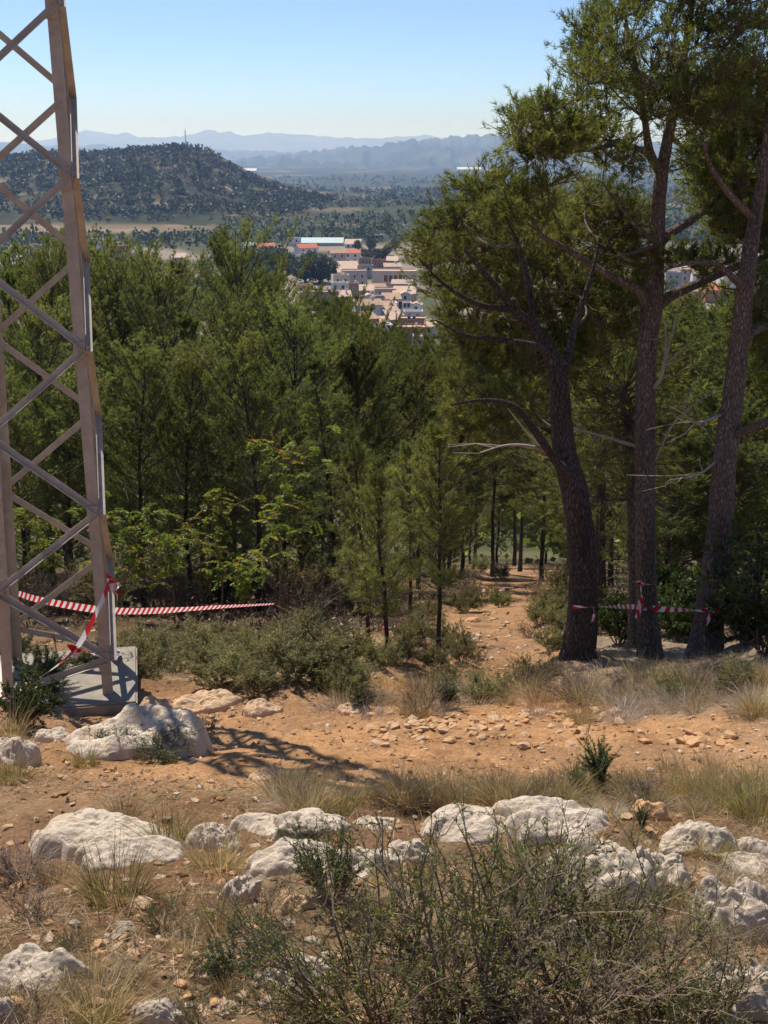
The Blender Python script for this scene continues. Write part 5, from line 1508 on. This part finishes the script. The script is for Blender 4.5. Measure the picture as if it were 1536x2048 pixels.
def c1(x): return 580 + x * .1953
def r1(y): return 480 + y * .1953
HS = [  # from the town close-up: left, right, top, bottom, wall, roof, type, label
    (60, 265, 45, 180, 'white_wall', 'red_roof', 'gable', 'white house with a bright red gable roof among dark trees', .45, {}),
    (400, 560, 105, 235, 'pink_wall', 'brown_roof', 'gable', 'pinkish house adjoining the red-roofed white house', .3, {}),
    (555, 720, 105, 205, 'white_wall', 'red_roof', 'gable', 'white house with red roof next to a pinkish gable', -.1, {}),
    (700, 850, 190, 265, 'brown_wall', 'flat_roof', 'flat', 'brown flat-roofed block behind the long cream hall', .1, {}),
    (835, 985, 205, 290, 'brick_wall', 'flat_roof', 'flat', 'red-brown flat block beside the terraced brown one', .05, {}),
    (990, 1110, 175, 250, 'brick_wall', 'tan_roof', 'shed', 'brick house with white balcony near the pine crown', -.15, {}),
    (960, 1130, 240, 300, 'cream_wall', 'tan_roof', 'gable', 'small cream house with pale tiles below the balcony house', .1, {}),
    (470, 700, 240, 330, 'cream_wall', 'tan_roof', 'shed', 'cream building under a broad pale lean-to roof', .15, {'dep': 14}),
    (690, 850, 262, 320, 'grey_wall', 'flat_roof', 'flat', 'pale grey block behind the cream hall', 0, {}),
    (845, 1300, 318, 455, 'cream_wall', 'tan_roof', 'flat', 'long cream hall with a row of brown windows', -.06, {'shut': 'shutter', 'wins': [(-.40, 4.6, 1.7, 2.9), (-.16, 4.6, 1.7, 2.9), (.08, 5.6, 1.7, 1.9), (.32, 5.6, 1.7, 1.9), (.56, 5.6, 1.7, 1.9)]}),
    (525, 780, 315, 440, 'grey_wall', 'flat_roof', 'flat', 'grey and white block with shaded loggia', .1, {}),
    (430, 600, 360, 480, 'cream_wall', 'tan_roof', 'flat', 'buff corner building below the dark round trees', .2, {}),
    (60, 230, 460, 540, 'ochre_wall', 'flat_roof', 'flat', 'ochre house with an orange rooftop room', .1, {}),
    (140, 225, 468, 520, 'brick_wall', 'flat_roof', 'flat', 'small orange rooftop room above the dark terrace wall', .1, {'dbase': 30}),
    (200, 470, 530, 650, 'brown_wall', 'flat_roof', 'flat', 'dark shaded terrace house with an orange brick parapet', -.12, {'wins': []}),
    (75, 205, 540, 610, 'white_wall', 'flat_roof', 'flat', 'white house with open terrace beside the dark terrace house', .1, {}),
    (470, 620, 530, 640, 'pink_wall', 'tan_roof', 'shed', 'pink house stepping down from the dark terrace house', .12, {}),
    (430, 600, 440, 530, 'white_wall', 'flat_roof', 'flat', 'white flat-roofed house above the pink lean-to', -.15, {}),
    (595, 700, 445, 600, 'brown_wall', 'flat_roof', 'flat', 'tall brown blank-walled house in the middle of town', .08, {'wins': [(0, 7, .6, .6)]}),
    (700, 850, 470, 540, 'grey_wall', 'tan_roof', 'shed', 'grey house with white awning beside the tall brown house', 0, {}),
    (830, 970, 450, 520, 'brick_wall', 'brown_roof', 'gable', 'brick house with rough old tiles under the cream hall', .2, {}),
    (1050, 1250, 410, 490, 'ochre_wall', 'tan_roof', 'gable', 'ochre house with pale gable roof in front of the cream hall', -.1, {}),
    (860, 1080, 500, 570, 'pink_wall', 'tan_roof', 'flat', 'low pink house row with pale terraces', .05, {}),
    (1060, 1290, 490, 580, 'ochre_wall', 'tan_roof', 'shed', 'ochre lean-to house beside the lilac gable', -.1, {}),
    (950, 1130, 555, 640, 'pink_wall', 'brown_roof', 'shed', 'dusty pink house with weathered tiles', .15, {}),
    (1120, 1240, 530, 620, 'white_wall', 'flat_roof', 'front', 'lilac-white gable front among ochre roofs', 0, {}),
    (740, 860, 555, 650, 'white_wall', 'flat_roof', 'front', 'white gabled house behind the brown-roofed white house', .1, {}),
    (850, 960, 570, 640, 'grey_wall', 'flat_roof', 'flat', 'small grey-blue house with clutter on its roof', .1, {}),
    (650, 925, 615, 800, 'white_wall', 'brown_roof', 'gable', 'white house with brown tiled roof and one brown window', .25, {'shut': 'shutter', 'wins': [(.25, 6.2, 1.3, 1.7)]}),
    (930, 1080, 640, 740, 'ochre_wall', 'brown_roof', 'shed', 'house showing a broad brown tiled slope', 0, {'wins': []}),
    (920, 1090, 690, 800, 'brown_wall', 'tan_roof', 'gable', 'shaded brown house with a pale roof edge', .5, {}),
    (1085, 1245, 645, 760, 'white_wall', 'flat_roof', 'flat', 'white house with dark doorway and a small green dome', .05, {'wins': [(-.55, 5.0, 1.2, 2.6), (.1, 5.4, 1.0, 1.6), (.6, 5.4, 1.0, 1.6)]}),
    (1245, 1350, 640, 760, 'white_wall', 'flat_roof', 'front', 'white house with arched roof beside the domed house', -.1, {}),
    (995, 1170, 755, 870, 'grey_wall', 'tan_roof', 'shed', 'grey-walled house with kinked pale roof', .35, {}),
    (1165, 1360, 730, 800, 'white_wall', 'flat_roof', 'flat', 'white terrace house above the red brick building', 0, {}),
    (1110, 1400, 800, 890, 'brick_wall', 'flat_roof', 'flat', 'red brick building with two small white windows', -.04, {'wins': [(-.25, 5.3, .9, 1.2), (.15, 5.3, .9, 1.2)]}),
    (1070, 1400, 890, 970, 'brick_wall', 'flat_roof', 'flat', 'lower brick block at the edge of town', -.04, {'wins': []}),
    (680, 880, 750, 920, 'brick_wall', 'brown_roof', 'shed', 'brick house with lit orange end wall above the pines', .55, {}),
    (860, 1040, 870, 980, 'white_wall', 'tan_roof', 'flat', 'white corner house with rounded terrace by the pine tops', .15, {'wins': [(-.1, 5.0, 1.0, 2.0)]}),
    (880, 1000, 800, 870, 'pink_wall', 'tan_roof', 'shed', 'narrow buff house between the white house and the kinked roof', .3, {}),
    (1260, 1400, 985, 1040, 'pink_wall', 'flat_roof', 'flat', 'low pink roof showing just above the pines', 0, {}),
    (1380, 1500, 830, 930, 'white_wall', 'tan_roof', 'shed', 'white house half hidden by the hanging pine crown', -.2, {}),
]
random.seed(5)
for x0, x1, yt, yb, wa, ro, ty, lab, rot, kw in HS:
    house(c1(x0), c1(x1), r1(yt), r1(yb), wa, ro, ty, lab, rot, chim=random.random() < .4, **kw)
HS2 = [  # elsewhere in the photograph, in its own pixels
    (485, 512, 486, 500, 'white_wall', 'teal_roof', 'gable', 'white shed with bluish roof at the edge of the woods', .3, {}),
    (516, 548, 487, 500, 'cream_wall', 'red_roof', 'gable', 'low house with red roof beside the white shed', .1, {}),
    (183, 206, 478, 500, 'white_wall', 'flat_roof', 'flat', 'white block house beyond the stand of pines', .1, {}),
    (200, 236, 486, 504, 'pink_wall', 'flat_roof', 'flat', 'long pale house beside the white block house', .1, {}),
    (212, 254, 492, 515, 'brick_wall', 'brown_roof', 'flat', 'dark brick house with an ochre end beyond the stand', -.1, {}),
    (246, 282, 507, 525, 'pink_wall', 'tan_roof', 'flat', 'pinkish terrace house showing just over the pine tops', .1, {}),
    (58, 74, 489, 512, 'pink_wall', 'flat_roof', 'flat', 'small pink house seen through the pylon lattice', 0, {}),
    (345, 370, 508, 522, 'pink_wall', 'tan_roof', 'shed', 'buff house peeping between pine tops', 0, {}),
    (602, 686, 477, 489, 'grey_wall', 'teal_roof', 'shed', 'long industrial shed with pale teal roof', 0, {'dep': 9, 'wins': [], 'dbase': 3}),
    (575, 600, 476, 488, 'white_wall', 'flat_roof', 'flat', 'small white building beside the teal shed', 0, {'dbase': 4}),
    (690, 722, 480, 492, 'white_wall', 'tan_roof', 'shed', 'white outbuilding at the other end of the teal shed', 0, {'dbase': 4}),
    (750, 772, 470, 477, 'white_wall', 'flat_roof', 'flat', 'low white farmhouse among scattered trees', 0, {'dbase': 4}),
    (1358, 1392, 530, 560, 'pink_wall', 'tan_roof', 'shed', 'pink house glimpsed under the forked pine limb', .1, {}),
    (1385, 1425, 540, 575, 'white_wall', 'brown_roof', 'gable', 'white house glimpsed under the forked pine limb', -.1, {}),
    (1410, 1450, 570, 592, 'brick_wall', 'red_roof', 'shed', 'red-roofed house between the two big pine trunks', 0, {}),
    (1440, 1485, 550, 590, 'white_wall', 'flat_roof', 'flat', 'whitewashed house beside the leaning pine trunk', .1, {}),
    (1365, 1400, 575, 605, 'ochre_wall', 'brown_roof', 'gable', 'ochre house low under the forked pine limb', .1, {}),
    (1515, 1560, 535, 575, 'pink_wall', 'tan_roof', 'gable', 'pink house beyond the leaning pine trunk', .1, {}),
    (1330, 1360, 545, 565, 'grey_wall', 'flat_roof', 'flat', 'grey house close behind the forked pine trunk', .1, {}),
]
for x0, x1, yt, yb, wa, ro, ty, lab, rot, kw in HS2:
    house(x0, x1, yt, yb, wa, ro, ty, lab, rot, **kw)

def farm(px0, px1, py, label, h=6.0, roof='white_wall'):
    p = at((px0 + px1) / 2, py, 12000); s = ppm(p); w = (px1 - px0) / s
    t = thing('farm_shed', p, label, 'farm building')
    b = Buf(); box(b, (-w / 2, 0, -2), (w / 2, 60, h)); obj('wall', b, M['cream_wall'], t)
    b = Buf(); prism(b, [(-4, h + .1), (30, h + 9), (64, h + .1), (30, h + 11)], -w / 2 - 2, w / 2 + 2); obj('roof', b, M[roof], t)
farm(915, 962, 341, 'long pale farm shed on the valley plain')
farm(968, 998, 345, 'shorter white farm shed at the end of the long one')
farm(452, 512, 344, 'white greenhouse roofs at the foot of the distant ridge')

# ------------------------------------------------------------------ mast and buildings on the hill
def hill_at(px, py):
    d = ray(px, py); t = np.linspace(950, 2300, 4000); h = EYE + d[2] * t - hill_z(d[0] * t, d[1] * t)
    k = int(np.argmax(h < 0)) if (h < 0).any() else int(np.argmin(h))
    q = d * t[k]; return np.array([q[0], q[1], float(hill_z(q[0], q[1]))])
def mast():
    p = hill_at(372, 301); H = 24.0
    t = thing('radio_mast', p, 'slim radio mast standing on the top of the wooded hill', 'mast')
    b = Buf()
    cs = [np.array([math.cos(a), math.sin(a), 0]) for a in (0.3, 2.4, 4.5)]
    for c in cs: tubes(b, np.array([c * 1.1 - UP, c * .35 + UP * H]), [.18, .13], 5)
    obj('leg_frame', b, M['steel'], t)
    for k in range(12):
        z0, z1 = H * k / 12, H * (k + 1) / 12
        b = Buf()
        for i in range(3):
            f0 = 1.1 - .75 * z0 / H; f1 = 1.1 - .75 * z1 / H
            tubes(b, np.array([cs[i] * f0 + UP * z0, cs[(i + 1) % 3] * f1 + UP * z1]), [.07, .07], 4)
        obj('brace', b, M['steel'], t)
    b = Buf(); tubes(b, np.array([UP * H, UP * (H + 6)]), [.12, .06], 5); obj('aerial', b, M['steel'], t)
    for z in (H * .7, H * .85):
        b = Buf(); box(b, (-.9, -.9, z), (-.3, -.5, z + 2)); obj('antenna_panel', b, M['white_wall'], t)
mast()
def hut(px, py, w, h, label, wall='white_wall'):
    p = hill_at(px, py); t = thing('hut', p, label, 'building')
    b = Buf(); box(b, (-w / 2, -3, -1.5), (w / 2, 3, h)); obj('wall', b, M[wall], t)
    b = Buf(); box(b, (-w / 2 - .3, -3.3, h + .01), (w / 2 + .3, 3.3, h + .35)); obj('roof', b, M['tan_roof'], t)
    b = Buf(); box(b, (-.6, -3.06, -.2), (.5, -2.98, 2.0)); obj('door', b, M['pane'], t)
hut(364, 305, 5, 3.2, 'small white hut at the foot of the radio mast')
hut(205, 316, 7, 3.6, 'farm hut on the flat top of the wooded hill', 'cream_wall')

# ------------------------------------------------------------------ trees of the valley
def clump_tree(seed, n=260, r=(3.0, 3.0, 3.6), zc=4.4, leaf=.9, name='crown'):
    global rng
    rng = np.random.default_rng(seed)
    d = norm(rng.normal(size=(n, 3))); rad = rng.uniform(.55, 1.0, n)[:, None] * (1 + .35 * (fbm3(d * 1.6 + seed, seed, 2) - .5)[:, None] * 2)
    C = d * rad * np.array(r) + [0, 0, zc]
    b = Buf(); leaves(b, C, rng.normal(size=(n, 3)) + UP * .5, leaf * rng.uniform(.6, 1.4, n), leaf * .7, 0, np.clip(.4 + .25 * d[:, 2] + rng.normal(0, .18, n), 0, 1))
    return b
TR_ = Buf(); tubes(TR_, np.array([[0, 0, -.5], [.1, 0, 2.], [0, .1, 4.6]]), [.3, .22, .12], 6); ME_TR = make_mesh('far_trunk', TR_, M['bark_dark'], True)
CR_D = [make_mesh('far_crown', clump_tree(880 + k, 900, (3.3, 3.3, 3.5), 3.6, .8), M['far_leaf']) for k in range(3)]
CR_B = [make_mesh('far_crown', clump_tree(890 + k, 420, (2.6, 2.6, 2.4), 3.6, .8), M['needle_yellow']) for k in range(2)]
def far_tree(px, py, hpx, kinds, label, group, wide=1.0, hill=False):
    p = hill_at(px, py) if hill else at(px, py); s = hpx / ppm(p) / 8.0
    t = thing('tree', p, label, 'tree', group, random.uniform(0, 6.28)); t.scale = (s * wide, s * wide, s)
    link('trunk', ME_TR, t); link('crown', random.choice(kinds), t)
for px, py, h in [(500, 545, 46), (525, 550, 52), (552, 548, 54), (578, 545, 44), (515, 530, 36), (540, 528, 40), (565, 528, 36), (490, 535, 34)]:
    far_tree(px, py, h, CR_D, 'dark round tree in the grove below the red-roofed white house', 'dark grove by the red-roofed house')
for px, py, h in [(610, 566, 60), (640, 566, 64), (655, 555, 46), (622, 548, 50)]:
    far_tree(px, py, h, CR_D, 'big dark spreading tree at the near edge of the town', 'dark spreading trees at the town edge', 1.2)
for px, py, h in [(738, 520, 26), (752, 522, 28), (765, 520, 26), (726, 515, 20), (775, 510, 24), (742, 500, 26), (790, 500, 26), (715, 500, 22)]:
    far_tree(px, py, h, CR_D, 'dark tree behind the cream hall of the town', 'dark trees behind the cream hall')
for px, py, h in [(96, 446, 16), (216, 446, 16), (312, 468, 16), (75, 450, 12), (128, 447, 10), (245, 470, 10)]:
    far_tree(px, py, h, CR_B, 'bright yellow-green tree at the edge of the tan field', 'bright trees around the tan field', 1.2)

def far_wood(name, label, pts, hs, leaf, n_leaf=26, mat='far_leaf'):
    """a wood too far off to count: clumps of leaf faces, one mass"""
    n = len(pts)
    d = norm(rng.normal(size=(n, n_leaf, 3)))
    ww = rng.uniform(.32, .5, n)
    C = pts[:, None] + d * (np.stack([hs * ww, hs * ww, hs * .46], -1))[:, None] * rng.uniform(.5, 1, (n, n_leaf, 1)) + np.array([0, 0, 1])[None, None] * (hs * .5)[:, None, None]
    b = Buf()
    L = np.repeat(hs * leaf, n_leaf) * rng.uniform(.7, 1.3, n * n_leaf)
    base = np.repeat(rng.uniform(.0, .75, n), n_leaf)
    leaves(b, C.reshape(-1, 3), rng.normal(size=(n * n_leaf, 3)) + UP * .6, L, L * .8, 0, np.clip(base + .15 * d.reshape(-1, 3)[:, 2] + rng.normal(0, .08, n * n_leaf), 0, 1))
    tag(obj(name, b, M[mat]), label, 'wood', kind='stuff')
rng = np.random.default_rng(999)
n = 12000
x = rng.uniform(-700, 330, n); y = rng.uniform(1060, 1720, n)
keep = (np.abs(x) < y * .34) & (fbm(x / 55, y / 40, 211, 3) > .36) & (hill_z(x, y) > gz(x, y) + .5)
x, y = x[keep], y[keep]
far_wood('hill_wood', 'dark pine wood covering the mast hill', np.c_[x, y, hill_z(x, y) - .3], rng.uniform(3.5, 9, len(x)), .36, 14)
n = 15000
y = 380 * (5200 / 380) ** rng.random(n); x = (rng.random(n) - .5) * 2 * y * .34
px_ = 768 + x / (y * cP) * FPX * .98
town_area = (y > 420) & (y < 900) & (px_ > 560)
keep = ((fbm(x / 130, y / 130, 221, 3) > .45) | ((y > 860) & (y < 1300) & (fbm(x / 40, y / 40, 222, 2) > .40))) & ~town_area & ~((y > 990) & (y < 1160) & (x < -130) & (x > -360)) & ~((y > 1150) & (y < 2500) & (hill_z(x, y) > gz(x, y)))
x, y = x[keep], y[keep]
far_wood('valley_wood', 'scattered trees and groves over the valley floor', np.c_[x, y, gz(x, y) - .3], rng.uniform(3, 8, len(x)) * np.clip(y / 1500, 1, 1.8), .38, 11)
n = 560
x = rng.uniform(-90, 130, n); y = rng.uniform(88, 330, n); keep = np.abs(x) < y * .36 + 5
x, y = x[keep], y[keep]
far_wood('slope_wood', 'mass of pine crowns on the lower slope above the town', np.c_[x, y, gz(x, y) - .3], rng.uniform(6, 9, len(x)), .10, 110, 'needle')
